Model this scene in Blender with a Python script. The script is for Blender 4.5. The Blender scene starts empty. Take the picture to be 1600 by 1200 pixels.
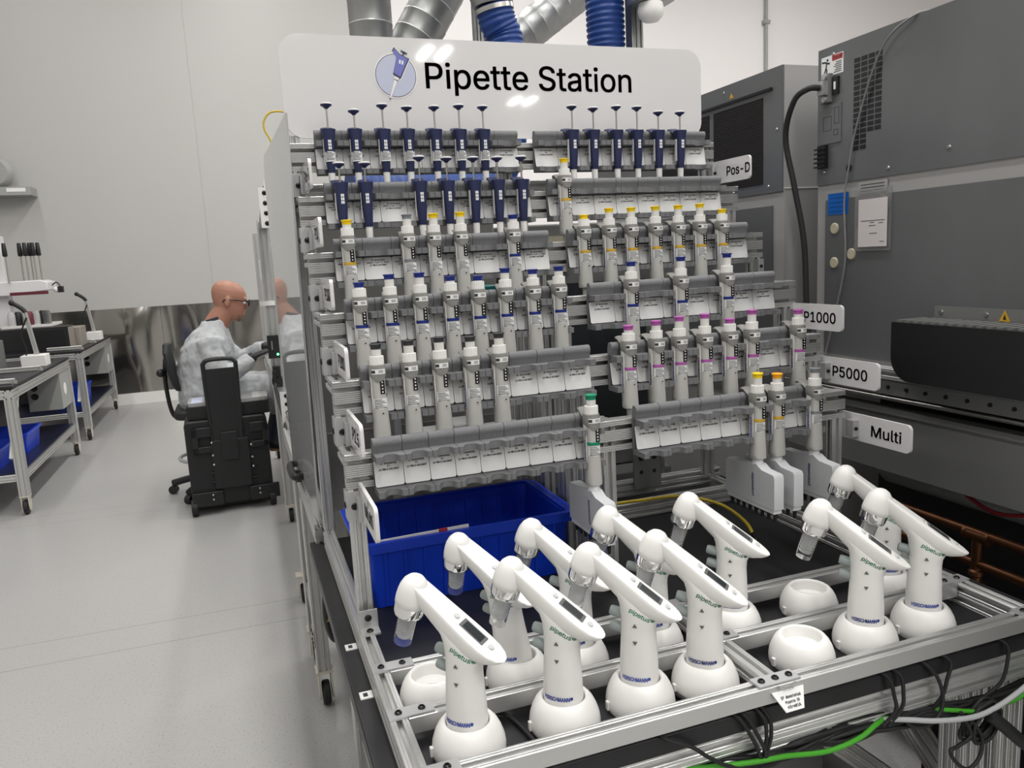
import bpy, bmesh, math, random, os
import numpy as np
from mathutils import Vector, Matrix
from mathutils.geometry import delaunay_2d_cdt
random.seed(7)
PI = math.pi
SC = bpy.context.scene
COL = SC.collection

# ------------------------------------------------------------------ camera
F_PX, PITCH, ROLL, YAW = 1213.79, 0.16164728, -0.05282561, 0.33400141
CAMH = 1.5
def camera():
    cy, sy = math.cos(YAW), math.sin(YAW)
    fwd = Vector((sy*math.cos(PITCH), cy*math.cos(PITCH), -math.sin(PITCH)))
    r = Vector((cy, -sy, 0)); u = r.cross(fwd)
    r2 = math.cos(ROLL)*r + math.sin(ROLL)*u
    u2 = -math.sin(ROLL)*r + math.cos(ROLL)*u
    cam = bpy.data.cameras.new('camera'); cam.sensor_width = 36.0
    cam.lens = F_PX/1600*36; cam.clip_start = .02; cam.clip_end = 100
    o = bpy.data.objects.new('camera', cam); COL.objects.link(o)
    m = Matrix((r2, u2, -fwd)).transposed().to_4x4(); m.translation = Vector((0, 0, CAMH))
    o.matrix_world = m; SC.camera = o
camera()

# ------------------------------------------------------------------ world, lights, exposure
W = bpy.data.worlds.new('room_air'); SC.world = W; W.use_nodes = True
W.node_tree.nodes['Background'].inputs[0].default_value = (.93, .96, 1, 1)
W.node_tree.nodes['Background'].inputs[1].default_value = .05
def area(name, loc, sx, sy, power, rot=(0, 0, 0), col=(1, .985, .96)):
    l = bpy.data.lights.new(name, 'AREA'); l.shape = 'RECTANGLE'; l.size = sx; l.size_y = sy
    l.energy = power; l.color = col
    o = bpy.data.objects.new(name, l); COL.objects.link(o); o.location = loc; o.rotation_euler = rot
    return o
for ix, x in enumerate((-2.2, .6, 3.6)):
    for iy, y in enumerate((-2.2, 1.2, 4.4, 7.6)):
        area('ceiling_and_fill_light', (x, y, 5.9), .32, 2.3, (30, 62, 50)[ix]*(1.0 if iy >= 2 else 1.05))
for x, y, p in ((7.5, 1.0, 90), (7.5, 6.5, 110), (-1.5, -8.0, 60), (.5, -5.5, 50), (4.0, -5.5, 62), (8.0, -5.0, 70), (1.5, -10.5, 70), (5.5, -9.0, 70)):
    area('ceiling_and_fill_light', (x, y, 5.9), .25, 1.7, p)  # unseen fill lights, added to brighten the far right and front-facing metal
for x, y in ((4.35, -12.9), (4.75, -12.9), (8.1, -17.6), (8.55, -17.6)):
    area('ceiling_and_fill_light', (x, y, 5.9), .16, 1.0, 26)
SC.view_settings.view_transform = 'Standard'
SC.view_settings.look = 'None'
SC.view_settings.gamma = 1
SC.view_settings.use_curve_mapping = False
SC.view_settings.exposure = 0.45

# ------------------------------------------------------------------ materials
MATS = {}
def mat(name, col, rough=.5, metal=0.0, trans=0.0, noise=None, emit=None, alpha=1.0, spec=.5, bump=None, coat=0.0, ior=1.45):
    m = bpy.data.materials.new(name); m.use_nodes = True
    nt = m.node_tree; b = nt.nodes['Principled BSDF']
    b.inputs['Base Color'].default_value = (*col, 1)
    b.inputs['Roughness'].default_value = rough; b.inputs['Metallic'].default_value = metal
    b.inputs['Transmission Weight'].default_value = trans; b.inputs['Alpha'].default_value = alpha
    b.inputs['Specular IOR Level'].default_value = spec; b.inputs['Coat Weight'].default_value = coat
    b.inputs['IOR'].default_value = ior
    if emit:
        b.inputs['Emission Color'].default_value = (*emit[0], 1); b.inputs['Emission Strength'].default_value = emit[1]
    if noise or bump:
        tc = nt.nodes.new('ShaderNodeTexCoord'); mp = nt.nodes.new('ShaderNodeMapping')
        nt.links.new(tc.outputs['Object'], mp.inputs[0])
        nz = nt.nodes.new('ShaderNodeTexNoise'); nt.links.new(mp.outputs[0], nz.inputs['Vector'])
        nz.inputs['Detail'].default_value = 4
    if noise:      # (scale vector, amount)
        mp.inputs['Scale'].default_value = noise[0]
        nz.inputs['Scale'].default_value = 1
        rp = nt.nodes.new('ShaderNodeValToRGB'); nt.links.new(nz.outputs[0], rp.inputs[0])
        a = noise[1]
        rp.color_ramp.elements[0].position = .3; rp.color_ramp.elements[1].position = .7
        rp.color_ramp.elements[0].color = (*[c*(1-a) for c in col], 1)
        rp.color_ramp.elements[1].color = (*[min(1, c*(1+a)) for c in col], 1)
        nt.links.new(rp.outputs[0], b.inputs['Base Color'])
    if bump:
        if not noise:
            mp.inputs['Scale'].default_value = (bump[0],)*3; nz.inputs['Scale'].default_value = 1
        bp = nt.nodes.new('ShaderNodeBump'); bp.inputs['Strength'].default_value = bump[1]; bp.inputs['Distance'].default_value = .004
        nt.links.new(nz.outputs[0], bp.inputs['Height']); nt.links.new(bp.outputs[0], b.inputs['Normal'])
    MATS[name] = m
    return m
M = MATS
mat('alu', (.62, .62, .61), .36, .78)
mat('alu_plate', (.52, .52, .52), .45, .7)
mat('galv', (.37, .375, .37), .40, .9, noise=((9, 9, 2), .12))
mat('steel', (.55, .53, .5), .3, 1)
mat('chrome', (.85, .85, .85), .06, 1)
mat('white', (.83, .82, .80), .32)
mat('sign_white', (.70, .69, .69), .045, spec=.6)
mat('white_rough', (.75, .74, .72), .6)
mat('pale_body', (.47, .465, .44), .42)
mat('grip', (.235, .23, .215), .5)
mat('pale_plunger', (.70, .69, .66), .45)
mat('holder_grey', (.168, .170, .176), .75, bump=(160, .25))
mat('manifold_grey', (.60, .61, .63), .35)
mat('manifold_white', (.78, .79, .81), .35)
mat('navy', (.022, .028, .085), .42)
mat('black', (.012, .012, .013), .45)
mat('black_gloss', (.01, .01, .011), .2)
mat('black_rubber', (.015, .015, .016), .6)
mat('ink', (.012, .012, .013), .35)
mat('ink_soft', (.03, .03, .033), .6)
mat('board', (.014, .014, .016), .42, noise=((6, 6, 6), .5))
mat('deck_navy', (.010, .012, .03), .35)
mat('card', (.80, .80, .79), .5)
mat('bin_blue', (.004, .040, .50), .36)
mat('yellow', (.85, .58, .0), .4)
mat('orange', (.85, .36, .0), .4)
mat('blue', (.008, .022, .19), .4)
mat('purple', (.40, .09, .36), .4)
mat('green', (.0, .23, .12), .4)
mat('greycap', (.2, .215, .23), .45)
mat('blackcap', (.03, .03, .032), .45)
mat('amber', (.60, .36, .03), .45)
mat('text_green', (.02, .22, .12), .5)
mat('text_blue', (.045, .085, .40), .5)
mat('arrow_grey', (.12, .12, .12), .5)
mat('trigger_grey', (.30, .34, .33), .5)
mat('button_grey', (.55, .56, .56), .45)
mat('clear', (.96, .96, .96), .03, trans=.97, ior=1.12)
mat('frosted', (.80, .81, .81), .3, trans=.6, ior=1.1)
mat('machine_grey', (.155, .16, .165), .30, .35, noise=((2, 2.5, 1.2), .16))
mat('machine_light', (.33, .325, .32), .5)
mat('machine_beam', (.165, .167, .163), .5)
mat('mesh_dark', (.02, .015, .013), .6)
mat('copper', (.13, .055, .026), .38, .8)
mat('yellow_cable', (.55, .40, .03), .5)
mat('red_cable', (.22, .01, .015), .45)
mat('green_cable', (.06, .35, .02), .45)
mat('grey_cable', (.42, .43, .44), .5)
mat('wire_grey', (.20, .20, .20), .5)
mat('hose_blue', (.006, .04, .20), .45)
mat('grey_panel', (.24, .235, .225), .35, .2)
mat('dark_glass', (.03, .035, .038), .12)
mat('cream', (.50, .45, .34), .6)
mat('teal', (.01, .16, .17), .4)
mat('sticker_blue', (.0, .10, .42), .5)
mat('red', (.45, .03, .03), .5)
mat('icon_pale', (.50, .53, .66), .45)
mat('icon_blue', (.16, .18, .48), .45)
mat('icon_line', (.05, .05, .1), .45)
mat('panel_film', (.50, .51, .51), .03, spec=.9)
mat('skin', (.37, .175, .12), .45)
mat('beard', (.24, .16, .12), .7)
mat('coat', (.42, .435, .445), .7, noise=((9, 9, 5), .22))
mat('shirt', (.03, .035, .05), .8)
mat('trousers', (.06, .07, .10), .8)
mat('lens', (.5, .55, .6), .1, trans=.8)
mat('case_black', (.011, .011, .012), .5, bump=(60, .2))
mat('led_green', (.1, .9, .3), .4, emit=((.1, 1, .3), 3))
mat('caster_pale', (.62, .57, .49), .5)
mat('instr_white', (.70, .69, .70), .4)
mat('instr_maroon', (.12, .02, .03), .4)
mat('wall_paint', (.475, .47, .455), .45)
mat('wall_paint_lit', (.82, .79, .785), .5)  # brighter copy of the wall paint; stronger light put into its colour
mat('ceiling_paint', (.75, .75, .73), .8)
mat('paper', (.62, .58, .58), .6)
mat('clear_bag', (.8, .8, .8), .15, trans=.85, alpha=.5)
mat('brown_board', (.28, .25, .22), .5)
mat('box_grey', (.33, .335, .32), .5)

def wall_steel():
    m = mat('wall_steel', (.36, .345, .32), .16, .95)
    nt = m.node_tree; b = nt.nodes['Principled BSDF']
    tc = nt.nodes.new('ShaderNodeTexCoord'); mp = nt.nodes.new('ShaderNodeMapping')
    mp.inputs['Scale'].default_value = (1.1, 1, .45)
    nz = nt.nodes.new('ShaderNodeTexNoise'); nz.inputs['Scale'].default_value = 1.3; nz.inputs['Detail'].default_value = 1.0
    bp = nt.nodes.new('ShaderNodeBump'); bp.inputs['Strength'].default_value = 1; bp.inputs['Distance'].default_value = .42
    nt.links.new(tc.outputs['Object'], mp.inputs[0]); nt.links.new(mp.outputs[0], nz.inputs['Vector'])
    nt.links.new(nz.outputs[0], bp.inputs['Height']); nt.links.new(bp.outputs[0], b.inputs['Normal'])
wall_steel()

def floor_mat():
    m = mat('floor_vinyl', (.52, .52, .51), .33)
    nt = m.node_tree; b = nt.nodes['Principled BSDF']
    tc = nt.nodes.new('ShaderNodeTexCoord')
    n1 = nt.nodes.new('ShaderNodeTexNoise'); n1.inputs['Scale'].default_value = 130; n1.inputs['Detail'].default_value = 2
    r1 = nt.nodes.new('ShaderNodeValToRGB')
    r1.color_ramp.elements[0].position = .30; r1.color_ramp.elements[0].color = (.28, .28, .276, 1)
    r1.color_ramp.elements[1].position = .42; r1.color_ramp.elements[1].color = (.395, .39, .382, 1)
    nt.links.new(tc.outputs['Object'], n1.inputs['Vector']); nt.links.new(n1.outputs[0], r1.inputs[0])
    # welded seams along two directions
    sx = nt.nodes.new('ShaderNodeSeparateXYZ'); nt.links.new(tc.outputs['Object'], sx.inputs[0])
    def seam(coord, off, tilt):
        a = nt.nodes.new('ShaderNodeMath'); a.operation = 'MULTIPLY_ADD'
        nt.links.new(sx.outputs[1-coord], a.inputs[0]); a.inputs[1].default_value = tilt; nt.links.new(sx.outputs[coord], a.inputs[2])
        s = nt.nodes.new('ShaderNodeMath'); s.operation = 'SUBTRACT'; nt.links.new(a.outputs[0], s.inputs[0]); s.inputs[1].default_value = off
        ab = nt.nodes.new('ShaderNodeMath'); ab.operation = 'ABSOLUTE'; nt.links.new(s.outputs[0], ab.inputs[0])
        l = nt.nodes.new('ShaderNodeMath'); l.operation = 'LESS_THAN'; nt.links.new(ab.outputs[0], l.inputs[0]); l.inputs[1].default_value = .003
        return l
    mx = None
    for args in ((1, 3.552, .03), (1, 3.333, .025), (1, 5.304, .091), (1, 5.494, .094)):
        l = seam(*args)
        if mx is None: mx = l
        else:
            a = nt.nodes.new('ShaderNodeMath'); a.operation = 'MAXIMUM'
            nt.links.new(mx.outputs[0], a.inputs[0]); nt.links.new(l.outputs[0], a.inputs[1]); mx = a
    mix = nt.nodes.new('ShaderNodeMix'); mix.data_type = 'RGBA'
    nt.links.new(mx.outputs[0], mix.inputs['Factor']); nt.links.new(r1.outputs[0], mix.inputs['A'])
    mix.inputs['B'].default_value = (.27, .267, .262, 1)
    nt.links.new(mix.outputs['Result'], b.inputs['Base Color'])
floor_mat()

# ------------------------------------------------------------------ mesh building helpers
class MB:
    def __init__(s): s.v = []; s.f = []; s.m = []
    def add(s, verts, faces, mi=0):
        n = len(s.v); s.v += [tuple(v) for v in verts]
        for f in faces: s.f.append(tuple(i+n for i in f)); s.m.append(mi)
        return s
    def box(s, x0, x1, y0, y1, z0, z1, mi=0, mx=None):
        vs = [Vector((x, y, z)) for x in (x0, x1) for y in (y0, y1) for z in (z0, z1)]
        if mx is not None: vs = [mx @ v for v in vs]
        return s.add(vs, [(0, 1, 3, 2), (4, 6, 7, 5), (0, 4, 5, 1), (2, 3, 7, 6), (0, 2, 6, 4), (1, 5, 7, 3)], mi)
    def prism(s, poly, fn, d0, d1, mi=0, caps=True):
        # poly: 2d list, fn(a, b, d) -> 3d
        n = len(poly)
        vs = [fn(a, b, d0) for a, b in poly]+[fn(a, b, d1) for a, b in poly]
        fs = [(i, (i+1) % n, n+(i+1) % n, n+i) for i in range(n)]
        if caps: fs += [tuple(range(n))[::-1], tuple(range(n, 2*n))]
        return s.add(vs, fs, mi)
    def lathe(s, prof, n=24, org=(0, 0, 0), axis=(0, 0, 1), mi=0, close=True):
        ax = Vector(axis).normalized(); t = Vector((1, 0, 0)) if abs(ax.x) < .9 else Vector((0, 1, 0))
        a = ax.cross(t).normalized(); b = ax.cross(a); o = Vector(org)
        rings = []; vs = []
        for r, z in prof:
            if r < 1e-6: rings.append([len(vs)]); vs.append(o+ax*z)
            else:
                rings.append(list(range(len(vs), len(vs)+n)))
                for i in range(n):
                    th = 2*PI*i/n; vs.append(o+ax*z+a*(r*math.cos(th))+b*(r*math.sin(th)))
        fs = []
        for p, q in zip(rings, rings[1:]):
            if len(p) == 1 and len(q) == 1: continue
            for i in range(n):
                j = (i+1) % n
                if len(p) == 1: fs.append((p[0], q[j], q[i]))
                elif len(q) == 1: fs.append((p[i], p[j], q[0]))
                else: fs.append((p[i], p[j], q[j], q[i]))
        if close:
            for rg, rev in ((rings[0], True), (rings[-1], False)):
                if len(rg) > 1: fs.append(tuple(rg[::-1] if rev else rg))
        return s.add(vs, fs, mi)
    def cyl(s, p0, p1, r0, r1=None, n=16, mi=0):
        p0 = Vector(p0); p1 = Vector(p1); r1 = r0 if r1 is None else r1
        return s.lathe([(r0, 0), (r1, (p1-p0).length)], n, p0, p1-p0, mi)
    def ball(s, c, r, n=16, mi=0, sc=(1, 1, 1)):
        k = len(s.v); s.lathe([(r*math.sin(PI*i/10), -r*math.cos(PI*i/10)) for i in range(11)], n, (0, 0, 0), (0, 0, 1), mi, False)
        for i in range(k, len(s.v)):
            v = s.v[i]; s.v[i] = (c[0]+v[0]*sc[0], c[1]+v[1]*sc[1], c[2]+v[2]*sc[2])
        return s
    def tube(s, pts, r, n=8, mi=0, smooth=6, rfn=None):
        P = [Vector(p) for p in pts]
        if smooth > 1 and len(P) > 2:
            Q = []
            for i in range(len(P)-1):
                p0 = P[max(i-1, 0)]; p1 = P[i]; p2 = P[i+1]; p3 = P[min(i+2, len(P)-1)]
                for k in range(smooth):
                    t = k/smooth
                    Q.append(.5*((2*p1)+(p2-p0)*t+(2*p0-5*p1+4*p2-p3)*t*t+(3*p1-p0-3*p2+p3)*t**3))
            Q.append(P[-1]); P = Q
        vs = []; fs = []; up = Vector((0, 0, 1)); N = len(P)
        t0 = (P[1]-P[0]).normalized(); a = t0.cross(up)
        if a.length < .1: a = t0.cross(Vector((1, 0, 0)))
        a.normalize()
        for i, p in enumerate(P):
            t = (P[min(i+1, N-1)]-P[max(i-1, 0)]).normalized()
            a = (a-t*a.dot(t)).normalized(); b = t.cross(a)
            rr = r if rfn is None else r*rfn(i, i/(N-1))
            for k in range(n):
                th = 2*PI*k/n; vs.append(p+a*(rr*math.cos(th))+b*(rr*math.sin(th)))
        for i in range(N-1):
            for k in range(n):
                j = (k+1) % n; fs.append((i*n+k, i*n+j, (i+1)*n+j, (i+1)*n+k))
        fs.append(tuple(range(n))[::-1]); fs.append(tuple(range((N-1)*n, N*n)))
        return s.add(vs, fs, mi)
    def loft(s, rings, mi=0, caps=True):
        n = len(rings[0]); vs = [p for r in rings for p in r]; fs = []
        for i in range(len(rings)-1):
            for k in range(n):
                j = (k+1) % n; fs.append((i*n+k, i*n+j, (i+1)*n+j, (i+1)*n+k))
        if caps: fs.append(tuple(range(n))[::-1]); fs.append(tuple(range((len(rings)-1)*n, len(rings)*n)))
        return s.add(vs, fs, mi)
    def mesh(s, name, mats, ang=35):
        me = bpy.data.meshes.new(name); me.from_pydata(s.v, [], s.f)
        for mm in ([mats] if isinstance(mats, str) else mats): me.materials.append(M[mm])
        me.polygons.foreach_set('material_index', s.m)
        bm = bmesh.new(); bm.from_mesh(me); bmesh.ops.recalc_face_normals(bm, faces=bm.faces); bm.to_mesh(me); bm.free()
        me.polygons.foreach_set('use_smooth', [True]*len(me.polygons))
        me.set_sharp_from_angle(angle=math.radians(ang)); me.update()
        return me
    def build(s, name, mats, parent=None, loc=None, ang=35, bevel=0):
        return link(name, s.mesh(name, mats, ang), parent, loc, bevel)

def link(name, me, parent=None, loc=None, bevel=0):
    o = bpy.data.objects.new(name, me); COL.objects.link(o)
    if parent is not None: o.parent = parent
    if loc is not None: o.location = loc
    if bevel:
        b = o.modifiers.new('edge', 'BEVEL'); b.width = bevel; b.segments = 2; b.limit_method = 'ANGLE'; b.angle_limit = math.radians(40)
    return o
def tag(o, label, cat, group=None, kind=None):
    o['label'] = label; o['category'] = cat
    if group: o['group'] = group
    if kind: o['kind'] = kind
    return o
def thing(name, label, cat, loc=(0, 0, 0), rz=0, group=None):
    o = bpy.data.objects.new(name, None); COL.objects.link(o); o.location = loc; o.rotation_euler = (0, 0, rz)
    o.empty_display_size = .05
    return tag(o, label, cat, group)
def struct(o): o['kind'] = 'structure'; return o
def dup(o, parent=None):
    c = o.copy(); COL.objects.link(c); c.parent = parent
    for ch in list(o.children): dup(ch, c)
    return c
XY = lambda a, b, d: (a, b, d)
XZ = lambda a, b, d: (a, d, b)
YZ = lambda a, b, d: (d, a, b)
def rrect(x0, x1, y0, y1, r, n=5):
    out = []
    for cx, cy, a0 in ((x1-r, y0+r, -90), (x1-r, y1-r, 0), (x0+r, y1-r, 90), (x0+r, y0+r, 180)):
        for i in range(n+1):
            a = math.radians(a0+90*i/n); out.append((cx+r*math.cos(a), cy+r*math.sin(a)))
    return out
def slot_profile(w, h, cell=.03, sw=.008, sd=.009, closed=()):
    # closed outline of a T-slot extrusion, centred
    nw = max(1, round(w/cell)); nh = max(1, round(h/cell)); P = []; sw = .013 if cell >= .04 else sw
    def side(n, L, fx, key):
        if key in closed: return
        for i in range(n):
            c = -L/2+L*(i+.5)/n; k = min(sw, L/n*.4)/2
            for t, d in ((c-k*2.4-.0008, 0), (c-k*2.4, .0008), (c-k*2.4+.0008, 0), (c-k-.0012, 0), (c-k, .0015), (c-k, sd), (c+k, sd), (c+k, .0015), (c+k+.0012, 0), (c+k*2.4-.0008, 0), (c+k*2.4, .0008), (c+k*2.4+.0008, 0)): P.append(fx(t, d))
    b = .0015
    P.append((-w/2+b, -h/2)); side(nw, w-2*b, lambda t, d: (t, -h/2+d), 0); P.append((w/2-b, -h/2))
    P.append((w/2, -h/2+b)); side(nh, h-2*b, lambda t, d: (w/2-d, t), 1); P.append((w/2, h/2-b))
    P.append((w/2-b, h/2)); side(nw, w-2*b, lambda t, d: (-t, h/2-d), 2); P.append((-w/2+b, h/2))
    P.append((-w/2, h/2-b)); side(nh, h-2*b, lambda t, d: (-w/2+d, -t), 3); P.append((-w/2, -h/2+b))
    return P
def extr(mb, p0, p1, w=.03, h=.03, up=(0, 0, 1), cell=.03, mi=0, closed=()):
    # profile from p0 to p1; w across, h along 'up'
    p0 = Vector(p0); p1 = Vector(p1); t = (p1-p0).normalized(); upv = Vector(up)
    if abs(t.dot(upv)) > .95: upv = Vector((0, 1, 0))
    a = t.cross(upv).normalized(); b = a.cross(t).normalized()
    L = (p1-p0).length
    mb.prism(slot_profile(w, h, cell, closed=closed), lambda x, y, d: p0+a*x+b*y+t*d, 0, L, mi)
    return mb
def bolt(mb, c, nrm, r=.006, mi=1):
    c = Vector(c); nrm = Vector(nrm)
    mb.lathe([(r, 0), (r, .0015), (r*.75, .0035), (r*.45, .004), (r*.4, .002), (0, .002)], 12, c, nrm, mi, False)

FONT_DIR = os.path.join(bpy.utils.resource_path('LOCAL'), 'datafiles', 'fonts')
FONTS = {}
def font(n):
    if n not in FONTS:
        try: FONTS[n] = bpy.data.fonts.load(os.path.join(FONT_DIR, n))
        except Exception: FONTS[n] = None
    return FONTS[n]
def text_data(body, size, fnt='Inter.woff2', off=0.0, align='CENTER'):
    cu = bpy.data.curves.new('lettering', 'FONT'); cu.body = body; cu.size = size; cu.align_x = align; cu.align_y = 'BOTTOM_BASELINE'
    f = font(fnt)
    if f: cu.font = f
    cu.resolution_u = 3; cu.fill_mode = 'NONE'
    o = bpy.data.objects.new('lettering', cu); COL.objects.link(o)
    dg = bpy.context.evaluated_depsgraph_get(); dg.update()
    me = o.evaluated_get(dg).to_mesh()
    V = [v.co.xy.copy() for v in me.vertices]; E = [tuple(e.vertices) for e in me.edges]
    o.evaluated_get(dg).to_mesh_clear()
    bpy.data.objects.remove(o); bpy.data.curves.remove(cu)
    if not V: return [], []
    r = delaunay_2d_cdt(V, E, [], 0, 1e-6)
    P = np.array([(p.x, p.y) for p in r[0]]); T = np.array([q for q in r[2] if len(q) == 3])
    E = [((a, b) if abs(a-b) == 1 and a < b else (b, a) if abs(a-b) == 1 else (max(a, b), min(a, b))) for a, b in E]
    A = np.array([(V[a].x, V[a].y) for a, b in E]); B = np.array([(V[b].x, V[b].y) for a, b in E])
    C = P[T].mean(1); cnt = np.zeros(len(C), int)
    dy = B[:, 1]-A[:, 1]; dy[dy == 0] = 1e-12
    for q in range(0, len(C), 200):
        c = C[q:q+200, None, :]
        cross = ((A[None, :, 1] > c[..., 1]) != (B[None, :, 1] > c[..., 1]))
        xi = A[None, :, 0]+(c[..., 1]-A[None, :, 1])/dy[None, :]*(B[:, 0]-A[:, 0])[None, :]
        cnt[q:q+200] = ((cross & (xi > c[..., 0]))*np.sign(dy)[None, :].astype(int)).sum(1)
    keep = cnt != 0
    return [tuple(p) for p in P.tolist()], [tuple(t) for t in T[keep].tolist()]
TXT = {}
CAPS = {}
def text_into(mb, body, cap, fn, mi=0, width=None, squeeze=1.0, fnt='Inter.woff2', off=0.0, align='CENTER'):
    # cap: height of a capital letter; width: total width when given; off: stroke thickening
    if fnt not in CAPS: CAPS[fnt] = max(y for x, y in text_data('H', 1.0, fnt)[0])
    key = (body, fnt, align)
    if key not in TXT: TXT[key] = text_data(body, 1.0, fnt, 0, align)
    vs, fs = TXT[key]
    if not vs: return
    k = cap/CAPS[fnt]; xs = [v[0] for v in vs]
    kx = k*squeeze if width is None else width/(max(xs)-min(xs))
    for dx, dy in (((0, 0),) if off == 0 else ((-1, -.7), (1, -.7), (-1, .7), (1, .7), (0, 0))):
        mb.add([fn(x*kx+dx*off, y*k+dy*off) for x, y in vs], fs, mi)
ORD = ['first', 'second', 'third', 'fourth', 'fifth', 'sixth', 'seventh', 'eighth', 'ninth', 'tenth']
ROWN = ['top', 'second', 'third', 'fourth', 'fifth', 'bottom']

# ------------------------------------------------------------------ room shell
def room():
    b = MB().box(-4.5, 14, -20, 10.35, -.1, 0); struct(b.build('floor', 'floor_vinyl'))
    b = MB().box(-4.6, -4.5, -20, 10.35, 0, 6.3); struct(b.build('wall_left', 'wall_paint'))
    b = MB().box(14, 14.1, -20, 10.35, 0, 6.3); struct(b.build('wall_right', 'wall_paint_lit'))
    b = MB().box(-4.6, 14.1, -20.1, -20, 0, 6.3); struct(b.build('wall_front', 'wall_paint'))
    b = MB().box(-4.6, 14.1, -20.1, 10.45, 6.3, 6.4); struct(b.build('ceiling', 'ceiling_paint'))
    b = MB()
    for x0, x1 in ((-4.6, -.2425), (-.2385, 2.0)):
        b.box(x0, x1, 10.2, 10.3, 0, 6.3)
    b.box(-4.6, 2.0, 10.2035, 10.35, 0, 6.3)
    struct(b.build('wall_back', 'wall_paint'))
    b = MB().box(2.0, 14.1, 10.2, 10.35, 0, 6.3); struct(b.build('wall_back_right', 'wall_paint_lit'))
    b = MB()
    for x0, x1 in ((-4.5, -2.9), (-2.896, -.862), (-.858, 1.2)): b.box(x0, x1, 10.185, 10.2, .13, 1.145)
    struct(b.build('trim_1', 'wall_steel'))
    b = MB().box(-4.5, 2, 10.17, 10.2, 0, .13); struct(b.build('baseboard_back', 'white_rough'))
    b = MB().cyl((7.79, 10.15, 2.2), (7.79, 10.15, 6.2), .022)
    for z in (2.5, 3.6, 4.7, 5.8): b.box(7.74, 7.84, 10.12, 10.2, z, z+.05)
    tag(b.build('conduit_pipe', 'box_grey'), 'thin grey conduit pipe running up the far white wall above the dark cabinet', 'pipe')
    # little wall shelf at the upper left with a wound coil
    b = MB().box(-2.75, -1.97, 9.9, 10.2, 2.44, 2.53); b.box(-2.2, -2.02, 9.897, 9.9, 2.475, 2.515, 1)
    tag(b.build('wall_shelf', ['box_grey', 'white'], bevel=.006), 'small grey shelf on the far wall above the left carts', 'shelf')
    b = MB()
    for k in range(7): b.lathe([(.13+.02*math.sin(PI*k/6), -.012), (.145+.02*math.sin(PI*k/6), 0), (.13+.02*math.sin(PI*k/6), .012), (.09, 0)], 28, (-2.30+.0*k, 9.93+.03*k, 2.69), (0, 1, 0))
    tag(b.build('cable_coil', 'box_grey'), 'grey green coil of cable lying on the small wall shelf', 'coil')
room()

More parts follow.
